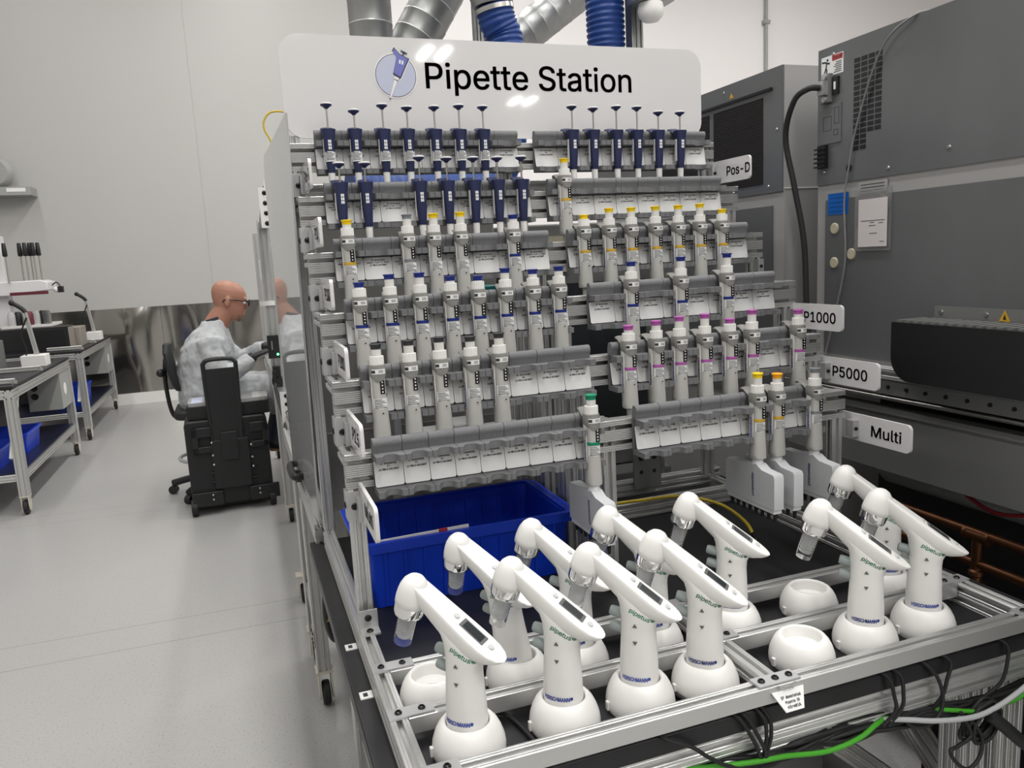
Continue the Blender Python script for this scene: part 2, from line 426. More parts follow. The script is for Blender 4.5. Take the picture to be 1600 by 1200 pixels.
# ------------------------------------------------------------------ pipette station: rails, posts
ZR = [1.805, 1.667, 1.532, 1.401, 1.271, 1.142]
YR = [2.05, 1.945, 1.835, 1.69, 1.572, 1.476]
XL, XRT = .165, [1.385, 1.395, 1.396, 1.39, 1.37, 1.362]
RH = .068
def station_frame():
    root = thing('rack_stand', 'stepped aluminium profile frame carrying six rails of grey pipette holders', 'frame', (.165, 2.05, .79))
    off = Vector((-.165, -2.05, -.79))
    def part(mb, name, mats): return mb.build(name, mats, root, off)
    for k in range(6):
        b = MB(); y = YR[k]+.015; z = ZR[k]-RH/2
        # tall front-ribbed rail: outline in y,z swept along x
        h = RH/2; P = [(.015, -h), (.015, h), (-.0145, h)]
        def land(t0, t1):           # ridged land between two depths below the rail top
            n = max(2, round((t0-t1)/-.0042)); out = []
            for q in range(n):
                a = h-(t0+(t1-t0)*q/n); c = h-(t0+(t1-t0)*(q+1)/n)
                out += [(-.015, a-.0006), (-.015, c+.0008), (-.0132, c+.0002), (-.0132, c)]
            return out
        for t0, t1, slot in ((0, .0125, 1), (.0215, .046, 1), (.055, RH, 0)):
            P += land(t0, t1)
            if slot: e = h-t1; P += [(-.012, e), (-.012, e+.0035), (.011, e+.0035), (.011, e-.0125), (-.012, e-.0125), (-.012, e-.009)]
        P += [(-.012, -h)]
        b.prism(P, lambda a, c, d: (d, y+a, z+c), XL, XRT[k])
        part(b, 'rail', 'alu')
    for k in range(6):                       # left staircase posts with the short depth pieces
        zlow = ZR[k+1] if k < 5 else .79
        b = MB(); extr(b, (XL+.016, YR[k]+.015, zlow), (XL+.016, YR[k]+.015, ZR[k]-RH)); part(b, 'post', 'alu')
        b = MB(); extr(b, (XRT[k]-.022, YR[k]+.015, zlow if k < 5 else .79), (XRT[k]-.022, YR[k]+.015, ZR[k]-RH)); part(b, 'post', 'alu')
        if k < 5:
            b = MB(); extr(b, (XL+.016, YR[k+1]+.031, ZR[k+1]-.016), (XL+.016, YR[k]+.03, ZR[k+1]-.016)); part(b, 'strut', 'alu')
            b = MB(); extr(b, (XRT[k+1]-.022, YR[k+1]+.031, ZR[k+1]-.016), (XRT[k+1]-.022, YR[k]+.03, ZR[k+1]-.015)); part(b, 'strut', 'alu')
        w = .06
        b = MB(); extr(b, (.735, YR[k]+.046, .76), (.735, YR[k]+.046, ZR[k]-.004), .03, w); part(b, 'post', 'alu')
    # bracket feet of the front left post
    b = MB().box(.163, .2, 1.458, 1.463, .79, .83); b.box(.163, .2, 1.43, 1.463, .79, .794)
    bolt(b, (.181, 1.458, .815), (0, -1, 0), .007); bolt(b, (.181, 1.444, .794), (0, 0, 1), .007); part(b, 'bracket', ['alu_plate', 'black_gloss'])
    # tall corner post behind the top row
    b = MB(); extr(b, (.178, 2.105, .79), (.178, 2.105, 1.83)); part(b, 'post', 'alu')
    # clamps holding the side signs
    for k in range(6):
        for x in (XL+.004, ):
            z1 = ZR[k]-RH-.004
            b = MB().box(x-.008, x+.022, YR[k]-.004, YR[k]+.03, z1-.058, z1)
            b.box(x+.010, x+.022, YR[k]-.034, YR[k]-.004, z1-.054, z1-.008)
            bolt(b, (x-.008, YR[k]+.014, z1-.03), (-1, 0, 0), .007); bolt(b, (x+.007, YR[k]-.004, z1-.03), (0, -1, 0), .007)
            part(b, 'clamp', ['alu_plate', 'black_gloss'])
    for k in (0, 2, 3, 4, 5):
        z1 = ZR[k]-RH-.004; x = 1.377
        b = MB().box(x-.014, x+.004, YR[k]-.025, YR[k]-.001, z1-.04, z1); bolt(b, (x-.005, YR[k]-.025, z1-.02), (0, -1, 0), .005)
        part(b, 'clamp', ['alu_plate', 'black_gloss'])
    # rail under the top row that ties the posts together
    b = MB(); extr(b, (XL, 2.16, 1.70), (1.385, 2.16, 1.70)); part(b, 'rail', 'alu')
    return root
station_frame()

def side_sign(k, x, left, txt):
    y0, y1 = YR[k]-.178, YR[k]+.043; z0, z1 = ZR[k]-.123, ZR[k]-.058
    t = .007
    poly = rrect(y0, y1, z0, z1, .012)
    b = MB().prism(poly, lambda a, c, d: (d, a, c), 0, t)
    lab = 'white side sign reading %s on the %s end of the %s rail' % (txt, 'left' if left else 'right', ROWN[k])
    o = b.build('side_sign', 'sign_white', None, (x, 0, 0), 35)
    tag(o, lab, 'sign', None)
    m = MB(); ym = YR[k]-{'Pos-D': .125, 'P1000': .100, 'P5000': .0875, 'Multi': .108}.get(txt, .115)
    text_into(m, txt, .0255, lambda a, c: (-.0006, ym-a, ZR[k]-.104+c), off=.0007, width={'Multi': .088, 'Pos-D': .108, 'P100': .09, 'P200': .09, 'P10': .068, 'P2.5': .082}.get(txt, .112))
    m.build('lettering', 'ink' if not left else 'arrow_grey', o)  # left lettering is greyer: grazing gloss reflection put into its colour
for k, t in ((0, 'Pos-D'), (3, 'P1000'), (4, 'P5000'), (5, 'Multi')): side_sign(k, 1.381, False, t)
for k, t in ((0, 'Pos-D'), (1, 'P10'), (2, 'P100'), (3, 'P200'), (4, 'P2.5'), (5, 'Multi')): side_sign(k, .187, True, t)

def main_sign():
    root = tag(MB().prism(rrect(.161, 1.367, 1.822, 2.073, .05, 8), XZ, 2.085, 2.091).build('station_sign', 'sign_white', None, None, 35),
               'large glossy white Pipette Station sign board above the racks', 'sign')
    m = MB(); Y = 2.0845
    text_into(m, 'Pipette Station', .063, lambda a, c: (.831+a, Y, 1.950+c), off=.0011, width=.604)
    m.build('lettering', 'ink', root)
    # round emblem: a pale disc with a drawn pipette
    d = MB(); cx, cz = .450, 1.979
    d.lathe([(.0565, 0), (.0565, .0004)], 40, (cx, Y, cz), (0, -1, 0), 0)
    d.lathe([(.0535, .0004), (.0535, .0007)], 40, (cx, Y, cz), (0, -1, 0), 1)
    d.lathe([(.052, .0007), (.052, .0010)], 40, (cx, Y, cz), (0, -1, 0), 2)
    def P(px, py):      # emblem drawing units
        return (.397+(px-588)/64*.107, 1.979-(py-115)/85*.135)
    def poly(pts, mi, dy): d.prism([P(*p) for p in pts], XZ, Y-dy, Y-dy-.0003, mi)
    def grow(pts, g):
        cxx = sum(p[0] for p in pts)/len(pts); cyy = sum(p[1] for p in pts)/len(pts)
        return [(cxx+(p[0]-cxx)*g, cyy+(p[1]-cyy)*g) for p in pts]
    body = [(619.5, 72), (617, 77), (622.5, 87), (615.5, 112), (626.5, 118.5), (641.5, 88.5), (628, 82)]
    tip = [(617, 120), (621.5, 123), (609, 152), (607, 151)]
    collar = [(616.5, 115), (624.5, 119), (622.5, 123), (615.5, 119.5)]
    for pts, mi in ((body, 4), (tip, 0), (collar, 0)):
        c = [(p[0], p[1]) for p in pts]
        poly(grow(c, 1.16), 0, .0010); poly(grow(c, 1.07), 3, .0013); poly(grow(c, .93), mi, .0016)
    poly([(630, 75), (640, 80), (639, 82.5), (629.5, 77.5)], 3, .0016); poly([(634, 78), (636.5, 79.5), (633, 85), (631, 84)], 3, .0016)
    for dx in (0, 4): poly([(626.5+dx, 90+dx*.3), (629+dx, 91+dx*.3), (628+dx, 97+dx*.3), (625.5+dx, 96+dx*.3)], 0, .0020)
    d.build('emblem', ['white', 'icon_line', 'icon_pale', 'icon_line', 'icon_blue'], root)
main_sign()

# ------------------------------------------------------------------ pipette holders
HOLD_MESH = {}
def holder_mesh(w):
    key = round(w, 4)
    if key in HOLD_MESH: return HOLD_MESH[key]
    b = MB(); x0, x1 = -w/2+.0005, w/2-.0005
    P = [(-.0006, -.080), (-.007, -.080), (-.007, -.012), (-.0175, -.006), (-.0175, .008)]
    for i in range(13):
        a = math.radians(-152-160*i/12); P.append((-.0115+.0105*math.cos(a), .0190+.0105*math.sin(a)))
    P += [(-.0006, .014)]
    b.prism(P, YZ, x0, x1)
    nr = .0165 if w > .06 else .0150; fy = -.047 if w > .06 else -.054
    plan = [(x0, -.006), (x0, fy), (-nr-.003, fy)]
    for i in range(11):
        a = PI-PI*i/10; plan.append((nr*math.cos(a), fy+.003+nr*math.sin(a)))
    plan += [(nr+.003, fy), (x1, fy), (x1, -.006)]
    b.prism(plan, XY, -.0125, .0005); b.prism(plan, XY, -.080, -.068)
    HOLD_MESH[key] = b.mesh('pipette_holder', 'holder_grey', 40)
    return HOLD_MESH[key]
def label_point(a, c):      # a across, c 0..1 up the sloping card
    return (a, -.0215+c*.0095, -.0660+c*.050)
CARD_MESH = {}
def card_mesh(w):
    key = round(w, 4)
    if key not in CARD_MESH:
        b = MB(); poly = rrect(-w/2+.0008, w/2-.0008, 0, 1, .0001, 1)
        hw = w/2-.0006; r = .004
        pts = rrect(-hw, hw, 0, .0517, r, 3)
        b.add([label_point(a, c/.0517) for a, c in pts]+[tuple(Vector(label_point(a, c/.0517))+Vector((0, .0012, .0004))) for a, c in pts],
              [tuple(range(len(pts))), tuple(range(len(pts), 2*len(pts)))]+[(i, (i+1) % len(pts), len(pts)+(i+1) % len(pts), len(pts)+i) for i in range(len(pts))])
        CARD_MESH[key] = b.mesh('label_card', 'card')
    return CARD_MESH[key]
TEXT_MESH = {}
def card_text(code):
    if code not in TEXT_MESH:
        b = MB()
        def at(z): return lambda a, c: tuple(Vector(label_point(a, (z+c)/.0517))+Vector((0, -.0004, -.0001)))
        kw = dict(fnt='DejaVuSansMono.woff2', off=.00018)
        text_into(b, '1B Annotated', .0038, at(.0435), width=.031, **kw)
        text_into(b, code, .0036, at(.0378), squeeze=.95, **kw)
        text_into(b, 'id:M8n3re8iABeP', .0037, at(.0318), width=.039, **kw)
        TEXT_MESH[code] = b.mesh('printed_text', 'ink_soft')
    return TEXT_MESH[code]
HOLD = {}
def holders():
    for k in range(6):
        for side in 'LR':
            n = 8 if k < 5 else 9
            x0, s = ({'L': [(.223, .0668), (.2235, .0655), (.2205, .0657), (.215, .0642), (.2195, .0632), (.2165, .0522)],
                      'R': [(.806, .0672), (.796, .0660), (.799, .0666), (.784, .0655), (.776, .0649), (.782, .0522)]}[side])[k]
            wfirst = s if k < 5 else .0575
            xs = []; x = x0
            for i in range(n):
                w = wfirst if i == 0 else s
                xs.append((x+w/2, w)); x += w
            HOLD[(k, side)] = []
            for i, (xc, w) in enumerate(xs):
                num = i+1+(0 if side == 'L' else n)
                code = 'ABCDEF'[k]+str(num)
                if k in (1, 2) and side == 'L': code = 'Unverified C1 Vial'
                o = link('pipette_holder', holder_mesh(w), None, (xc, YR[k]-.0005, ZR[k]))
                tag(o, 'grey pipette holder, %s from the left on the %s rail, %s half' % (ORD[i], ROWN[k], 'left' if side == 'L' else 'right'), 'pipette holder',
                    'grey pipette holders clipped along the rails')
                c = link('label_card', card_mesh(w), o); link('printed_text', card_text(code), c)
                HOLD[(k, side)].append((xc, w))
holders()

# ------------------------------------------------------------------ pipettes
AX = -.046
def ell(cx, cy, z, a, b_, n=20, p=2.6):
    out = []
    for i in range(n):
        th = 2*PI*i/n; c, s = math.cos(th), math.sin(th)
        out.append((cx+a*math.copysign(abs(c)**(2/p), c), cy+b_*math.copysign(abs(s)**(2/p), s), z))
    return out
PM = {}
def pipette_meshes():
    # origin: holder origin (rail front, rail top); axis at y=AX
    b = MB(); b.loft([ell(0, AX, z, a, d) for z, a, d in ((.020, .0135, .014), (.0, .0133, .0145), (-.035, .0134, .0152), (-.070, .0152, .0165), (-.110, .0172, .0180), (-.119, .0170, .0178), (-.121, .0155, .016))])
    b.lathe([(.0085, -.140), (.0095, -.1205)], 16, (0, AX, 0), mi=0)
    PM['body'] = b.mesh('body', 'pale_body', 40)
    b = MB(); b.loft([ell(0, AX+o, z, a, d) for z, a, d, o in ((.0305, .0120, .0150, .001), (.0295, .0155, .0180, .002), (.022, .0168, .0195, .002), (.012, .0167, .0194, .001), (.0075, .0160, .0185, .001), (.0045, .0138, .0155, 0))])
    for q in range(40, 100): v = b.v[q]; t = max(0, (AX-v[1])/.019); b.v[q] = (v[0], v[1], v[2]-.0085*(t**1.5)*(1-abs(v[0]/.0172)**2.2)*max(0, (.024-v[2])/.012))
    # finger hook reaching back over the roll bar
    R = []
    for y, z, w, h in ((AX+.008, .021, .0155, .008), (AX+.022, .0275, .0150, .0055), (AX+.034, .0335, .0135, .0035), (AX+.046, .0350, .0115, .0025), (AX+.055, .0325, .009, .0018), (AX+.060, .0285, .005, .001)):
        R.append([(w*math.cos(2*PI*i/12), y, z+h*math.sin(2*PI*i/12)) for i in range(12)])
    b.loft(R); PM['grip'] = b.mesh('grip', 'grip', 50)
    b = MB(); n = 40; pr = []
    for z in (.0303, .0465):
        pr.append([((.0138+(.0005 if i % 2 else -.0003))*math.cos(2*PI*i/n), AX+(.0138+(.0005 if i % 2 else -.0003))*math.sin(2*PI*i/n), z) for i in range(n)])
    pr.append([(.0125*math.cos(2*PI*i/n), AX+.0125*math.sin(2*PI*i/n), .0470) for i in range(n)])
    b.loft(pr); PM['collar'] = b.mesh('adjustment_collar', 'white', 25)
    b = MB(); b.box(.0010, .0100, AX-.0158, AX-.0136, -.0275, -.0005)
    for i in range(4): b.box(.0042, .0068, AX-.0161, AX-.0158, -.0064-.0064*i+.0008, -.0030-.0064*i, 1)
    PM['display'] = b.mesh('volume_display', ['black_gloss', 'card'])
    b = MB(); b.loft([ell(0, AX, z, .01335+d, .01525+d) for z, d in ((-.0345, .0002), (-.0345, .0006), (-.0283, .0006), (-.0283, .0002))], caps=False)
    PM['band'] = b
    b = MB()
    def around(th, z, off): return (.0139*math.sin(th)*1.0+off*math.sin(th), AX-.0156*abs(math.cos(th))**.8-off, z)
    N = 12
    for z0, z1, mi, th0, th1, off in ((-.0575, -.0365, 0, -1.15, 1.15, .0008),)+tuple((-.0395-.0032*i, -.0382-.0032*i, 1, -.9, .2+.6*((i*7) % 3)/2, .0011) for i in range(6)):
        vs = [around(th0+(th1-th0)*i/N, z, off) for i in range(N+1) for z in (z0, z1)]
        b.add(vs, [(2*i, 2*i+2, 2*i+3, 2*i+1) for i in range(N)], mi)
    PM['sticker'] = b.mesh('sticker', ['card', 'ink_soft'])
    b = MB()
    def tagp(x, z, off): return (x, AX+.002-.0198*(1-abs(x/.0172)**2.6)**(1/2.6)-off, z)
    xs = [-.0135+.026*i/8 for i in range(9)]
    b.add([tagp(x, z, .0012) for x in xs for z in (.0125, .0225)], [(2*i, 2*i+2, 2*i+3, 2*i+1) for i in range(8)], 0)
    b.add([tagp(x, z, .0015) for x in xs[:3] for z in (.0145, .0205)], [(0, 2, 3, 1), (2, 4, 5, 3)], 1)
    for zz in (.0155, .0185): b.add([tagp(x, z, .0015) for x in xs[4:8] for z in (zz, zz+.0012)], [(2*i, 2*i+2, 2*i+3, 2*i+1) for i in range(3)], 1)
    PM['tag'] = b.mesh('tag', ['card', 'ink_soft'])
    b = MB(); b.box(-.0156, -.0120, AX-.003, AX+.009, -.100, .018); 
    text_into(b, 'eppendorf', .0075, lambda a, c: (-.0159, AX-.0005+c, -.050+a), 1, off=.0004)
    PM['ejector'] = b.mesh('ejector_strip', ['pale_plunger', 'text_blue'])
    b = MB(); b.lathe([(.0042, 0), (.0042, .0008), (.0018, .0008), (.0018, .0002), (0, .0002)], 14, (.003, AX-.0164, -.0665), (0, -1, 0), 0, False)
    b.lathe([(.0018, .0003), (0, .0003)], 10, (.003, AX-.0166, -.0665), (0, -1, 0), 1, False)
    PM['port'] = b.mesh('adjustment_port', ['pale_body', 'ink'])
    b = MB(); b.lathe([(.0098, -.03), (.0100, 0)], 18, (0, AX, 0)); PM['plunger'] = b.mesh('plunger', 'pale_plunger')
    b = MB(); b.lathe([(.0102, -.0005), (.0104, .006), (.0122, .0072), (.0124, .0095), (.0110, .0102), (.0085, .0098), (0, .0096)], 20, (0, AX, 0)); PM['button'] = b
    # multichannel head
    b = MB(); d0, d1 = -.074, .104
    def head(a, c, d): return (d, AX+a, c)
    P = [(-.074, -.222), (-.074, -.150), (-.070, -.143), (-.030, -.1405), (-.012, -.131), (.012, -.131), (.055, -.139), (.098, -.1395), (.104, -.146), (.104, -.222)]
    b.prism(P, head, -.0125, .0125); b.box(-.0105, .0105, AX-.070, AX+.1, -.232, -.222, 1)
    for i in range(8): b.cyl((0, AX-.062+.0225*i, -.252), (0, AX-.062+.0225*i, -.232), .0035, .005, 10, 2)
    b.lathe([(.0135, -.134), (.0115, -.122), (.0115, -.115)], 18, (0, AX, 0), mi=1)
    text_into(b, 'eppendorf', .0080, lambda a, c: (-.0129, AX+.004-c, -.180-a), 3, off=.0003)
    PM['head'] = b.mesh('eight_channel_head', ['manifold_grey', 'manifold_white', 'black', 'text_blue'])
    # positive displacement pipette
    b = MB(); b.loft([ell(0, AX, z, a, d) for z, a, d in ((.0255, .0178, .0185), (.020, .0172, .0180), (.010, .0152, .0165), (-.004, .0135, .0150), (-.040, .0118, .0135), (-.074, .0095, .0105), (-.0775, .0088, .0095))])
    R = []
    for y, z, w, h in ((AX+.008, .0195, .0175, .0055), (AX+.022, .027, .0170, .004), (AX+.034, .0335, .0160, .003), (AX+.046, .0350, .0150, .0025), (AX+.056, .0320, .011, .0015), (AX+.060, .029, .006, .001)):
        R.append([(w*math.cos(2*PI*i/12), y, z+h*math.sin(2*PI*i/12)) for i in range(12)])
    b.loft(R); PM['nbody'] = b.mesh('body', 'navy', 45)
    b = MB(); b.lathe([(.0062, -.112), (.0080, -.100), (.0086, -.0773)], 18, (0, AX, 0)); PM['nnose'] = b.mesh('nose_cone', 'white')
    b = MB()
    for i in range(3):
        for sx in (-.0021, .0021): b.box(sx-.0017, sx+.0017, AX-.0158, AX-.0125, -.0072-.0080*i, -.0008-.0080*i)
    PM['ndisp'] = b.mesh('volume_display', 'card')
    b = MB()
    def nar(th, z, off): return ((.0128+off)*math.sin(th), AX-(.0146+off)*math.cos(th), z)
    for z0, z1, mi, th0, th1, off in ((-.0520, -.0275, 0, -1.2, 1.2, .0004),)+tuple((-.0312-.0034*i, -.0298-.0034*i, 1, -.9, .3+.5*((i*5) % 3)/2, .0008) for i in range(6)):
        vs = [nar(th0+(th1-th0)*i/N, z, off) for i in range(N+1) for z in (z0, z1)]
        b.add(vs, [(2*i, 2*i+2, 2*i+3, 2*i+1) for i in range(N)], mi)
    PM['nstick'] = b.mesh('sticker', ['card', 'ink_soft'])
    b = MB(); b.box(-.0148, -.0140, AX-.006, AX+.005, -.058, .002); PM['ntag'] = b.mesh('side_tag', 'card')
    b = MB(); b.lathe([(.0023, -.03), (.0023, 0)], 12, (0, AX, 0)); PM['nrod'] = b.mesh('plunger', 'steel')
    b = MB(); b.lathe([(.004, -.001), (.006, .002), (.0135, .0065), (.0140, .0095)], 20, (0, AX, 0), mi=0); b.lathe([(.0140, .0095), (.0138, .0118), (.012, .0128), (0, .013)], 20, (0, AX, 0), mi=1, close=False)
    PM['nbut'] = b.mesh('button', ['navy', 'white'])
pipette_meshes()
COLOR_MESH = {}
def cmesh(kind, col):
    if (kind, col) not in COLOR_MESH: COLOR_MESH[(kind, col)] = PM[kind].mesh('button' if kind == 'button' else 'colour_band', col)
    return COLOR_MESH[(kind, col)]
CN = {'yellow': 'yellow', 'orange': 'orange', 'blue': 'blue', 'purple': 'purple', 'green': 'green', 'greycap': 'grey', 'blackcap': 'black'}
def where(k, side, i): return '%s slot of the %s rail, %s half' % (ORD[i-1], ROWN[k], 'left' if side == 'L' else 'right')
def manual_pipette(k, side, i, col, ext, multi=False, band=None, stick=True, mark=True):
    xc, w = HOLD[(k, side)][i-1]
    lab = ('eight-channel pipette with %s button, %s' if multi else 'pale grey pipette with %s button, %s') % (CN[col], where(k, side, i))
    r = thing('multichannel_pipette' if multi else 'pipette', lab, 'pipette', (xc, YR[k], ZR[k]+(.004 if not multi else .002)), math.radians(random.uniform(-4, 4)) if not multi else 0,
              'eight-channel pipettes on the bottom rail' if multi else 'pale grey pipettes hanging on the rails')
    link('body', PM['body'], r); link('grip', PM['grip'], r); link('adjustment_collar', PM['collar'], r)
    link('volume_display', PM['display'], r); link('ejector_strip', PM['ejector'], r); link('sticker', PM['sticker'], r)
    if mark: link('tag', PM['tag'], r)
    if not multi: link('adjustment_port', PM['port'], r)
    bc = band or ('amber' if col == 'yellow' else col)
    if bc != 'none': link('colour_band', cmesh('band', bc), r)
    link('plunger', PM['plunger'], r, (0, 0, .046+ext)); link('button', cmesh('button', col), r, (0, 0, .046+ext))
    if multi: link('eight_channel_head', PM['head'], r)
def navy_pipette(k, side, i, ext):
    xc, w = HOLD[(k, side)][i-1]
    r = thing('positive_displacement_pipette', 'dark navy pipette with steel plunger, %s' % where(k, side, i), 'pipette', (xc, YR[k], ZR[k]), math.radians(random.uniform(-5, 5)),
              'navy pipettes on the two upper rails')
    link('body', PM['nbody'], r); link('nose_cone', PM['nnose'], r); link('volume_display', PM['ndisp'], r)
    if k == 0 and side == 'L': link('sticker', PM['nstick'], r)
    link('side_tag', PM['ntag'], r)
    b = MB(); b.lathe([(.0023, .018), (.0023, .024+ext)], 12, (0, AX, 0)); b.build('plunger', 'steel', r)
    link('button', PM['nbut'], r, (0, 0, .023+ext))
for i, e in enumerate((.052, .038, .052, .047, .049, .053, .051)): navy_pipette(0, 'L', i+1, e)
for i, e in enumerate((.055, .051, .056, .055, .043, .043)): navy_pipette(0, 'R', i+2, e)
for i, e in ((1, .037), (2, .037), (4, .050), (5, .047), (6, .047), (7, .047), (8, .048)): navy_pipette(1, 'L', i, e)
manual_pipette(1, 'R', 1, 'yellow', .016)
for i, c, e in ((1, 'yellow', .009), (3, 'greycap', .017), (4, 'yellow', .017), (5, 'yellow', .018), (7, 'blue', .008)): manual_pipette(2, 'L', i, c, e, band=('none' if i in (4, 5) else None))
for i, e in enumerate((.002, .016, .016, .017, .018, .020, .004)): manual_pipette(2, 'R', i+1, 'yellow', e)
for i, e in enumerate((.004, .017, .017, .006, .003, .016, .010, .013)): manual_pipette(3, 'L', i+1, 'blue', e)
for i, e in ((2, .014), (4, .019), (6, .021)): manual_pipette(3, 'R', i, 'blue', e)
for i, e in enumerate((.015, .017, .018, .014, .016)): manual_pipette(4, 'L', i+1, 'blackcap', e, band='none')
for i, e in ((1, .008), (2, .013), (3, .018), (4, .019), (5, .003), (6, .019), (8, .010)): manual_pipette(4, 'R', i, 'purple', e)
manual_pipette(5, 'L', 9, 'green', .014, True)
for i, c, e in ((6, 'yellow', .018), (7, 'orange', .012), (9, 'greycap', .014)): manual_pipette(5, 'R', i, c, e, True, band='amber' if c != 'greycap' else 'greycap')

# ------------------------------------------------------------------ workbench and the tray frame on it
ZB, ZT = .745, .79        # board surface, tray top
def workbench():
    root = thing('workbench', 'workbench with black top on aluminium profile legs under the pipette station', 'workbench', (.8, 1.3, 0))
    off = Vector((-.8, -1.3, 0))
    def part(mb, n, m, **k): return mb.build(n, m, root, off, **k)
    b = MB().box(.124, 1.47, .985, 2.15, ZB-.034, ZB); part(b, 'black_top', 'board', bevel=.003)
    b = MB(); extr(b, (.19, 1.02, ZB-.064), (1.555, 1.02, ZB-.064), .06, .06); part(b, 'front_beam', 'alu')
    b = MB(); extr(b, (.19, 2.10, ZB-.064), (1.47, 2.10, ZB-.064), .06, .06); part(b, 'back_beam', 'alu')
    for x in (.22, 1.42):
        b = MB(); extr(b, (x, 1.05, ZB-.064), (x, 2.07, ZB-.064), .06, .06); part(b, 'side_beam', 'alu')
    for x, y in ((.22, 1.05), (1.385, 1.06), (1.31, 1.08), (.22, 2.06), (1.40, 2.06)):
        b = MB(); extr(b, (x, y, .10), (x, y, ZB-.094), .06, .06); part(b, 'leg', 'alu')
        b = MB(); b.cyl((x, y, .0), (x, y, .02), .03, .03); b.cyl((x, y, .02), (x, y, .1), .008); part(b, 'foot', 'black_rubber')
    b = MB(); extr(b, (1.17, 1.20, .645), (1.58, 1.20, .03), .045, .045, cell=.0225); part(b, 'brace', 'alu')
    b = MB(); extr(b, (.90, 1.26, .62), (1.50, 1.26, .10), .045, .045, cell=.0225); part(b, 'brace', 'alu')
    b = MB(); extr(b, (.22, 1.05, .20), (.22, 2.06, .20)); part(b, 'stretcher', 'alu')
    b = MB(); extr(b, (.25, 2.06, .20), (1.44, 2.06, .20)); part(b, 'stretcher', 'alu')
    # two small cable tags on the left edge of the top
    for y in (1.30, 1.49):
        b = MB().box(.135, .158, y-.012, y+.012, ZB, ZB+.002); b.box(.141, .149, y-.006, y+.006, ZB+.002, ZB+.0024, 1); part(b, 'tag', ['white', 'ink_soft'])
    # grey kneeboard bolted under the left front corner
    b = MB().prism([(1.33, ZB-.03), (1.33, .62), (.90, .30), (.90, ZB-.03)], lambda a, c, d: (d, a, c), .146, .149); bolt(b, (.146, 1.20, .66), (-1, 0, 0), .006)
    part(b, 'side_gusset', ['machine_light', 'steel'])
    return root
workbench()

def tray():
    root = thing('tray_frame', 'flat aluminium grid frame that fences in the white charging stands', 'frame', (.76, 1.13, ZB))
    off = Vector((-.76, -1.13, -ZB))
    def part(mb, n, m, **k): return mb.build(n, m, root, off, **k)
    zc = ZT-.015
    for y, n in ((.983, 0), (1.143, 1), (1.297, 2)):
        b = MB(); extr(b, (.19, y, zc), (1.385 if y < 1 else 1.338, y, zc), closed=(1,)); part(b, 'cross_rail', 'alu')
    b = MB(); extr(b, (.174, .93, ZT-.0225), (.174, 2.09, ZT-.0225), .03, .045, cell=.0225); part(b, 'side_rail', 'alu')
    b = MB(); extr(b, (1.354, .998, ZT-.0225), (1.354, 2.02, ZT-.0225), .03, .045, cell=.0225); part(b, 'side_rail', 'alu')
    for y0, y1 in ((.998, 1.128), (1.158, 1.282)):
        b = MB(); extr(b, (.7725, y0, zc), (.7725, y1, zc)); part(b, 'divider', 'alu')
    # rear fence rails on the right half
    b = MB(); extr(b, (.79, 1.92, ZT-.0225), (1.338, 1.92, ZT-.0225), .03, .045, cell=.0225); part(b, 'rear_rail', 'alu')
    b = MB(); extr(b, (1.0, 2.045, ZT+.0), (1.385, 2.045, ZT+.0), .03, .045, cell=.0225); part(b, 'rear_rail', 'alu')
    # flat joining plates with black screws
    def plate(x0, x1, y, xs):
        b = MB().box(x0, x1, y-.014, y+.014, ZT, ZT+.004)
        for x in xs: bolt(b, (x, y, ZT+.004), (0, 0, 1), .0062)
        part(b, 'joining_plate', ['alu_plate', 'black_gloss'])
    for y in (.983, 1.143, 1.297): plate(.159, .233, y, (.176, .214))
    plate(.732, .812, .983, (.745, .772, .799)); plate(.735, .808, 1.143, (.756, .79)); plate(.735, .808, 1.297, (.756, .79))
    plate(1.30, 1.372, 1.143, (1.318, 1.352)); plate(1.318, 1.39, .983, (1.334, 1.368)); plate(1.30, 1.372, 1.297, (1.318, 1.352))
    return root
tray()
# drooping paper tag in a clear sleeve on the front rail
def front_tag():
    r = MB(); P = [(.752, .966, .781), (.815, .966, .781), (.800, .945, .755), (.765, .945, .755)]
    r.add(P+[(p[0], p[1]+.0015, p[2]-.001) for p in P], [(0, 1, 2, 3), (7, 6, 5, 4), (0, 4, 5, 1), (1, 5, 6, 2), (2, 6, 7, 3), (3, 7, 4, 0)])
    o = tag(r.build('paper_tag', 'card'), 'small white paper tag hanging from the front rail below the middle joining plate', 'tag')
    t = MB()
    def at(q): return lambda a, c: (.7835+a, .966-(q-c)*.63-.0012, .781-(q-c)*.78-.0002)
    kw = dict(fnt='DejaVuSansMono.woff2', off=.00018)
    text_into(t, '1P Annotated', .0044, at(.0125), width=.038, **kw); text_into(t, 'Pipette ID', .0040, at(.0200), width=.027, **kw); text_into(t, 'n3re81A', .0042, at(.0275), width=.025, **kw)
    t.build('printed_text', 'ink_soft', o)
    b = MB().tube([(.765, .9675, .788), (.775, .964, .784), (.79, .964, .784), (.80, .9675, .788)], .003, 8); b.build('clip', 'clear', o)
front_tag()

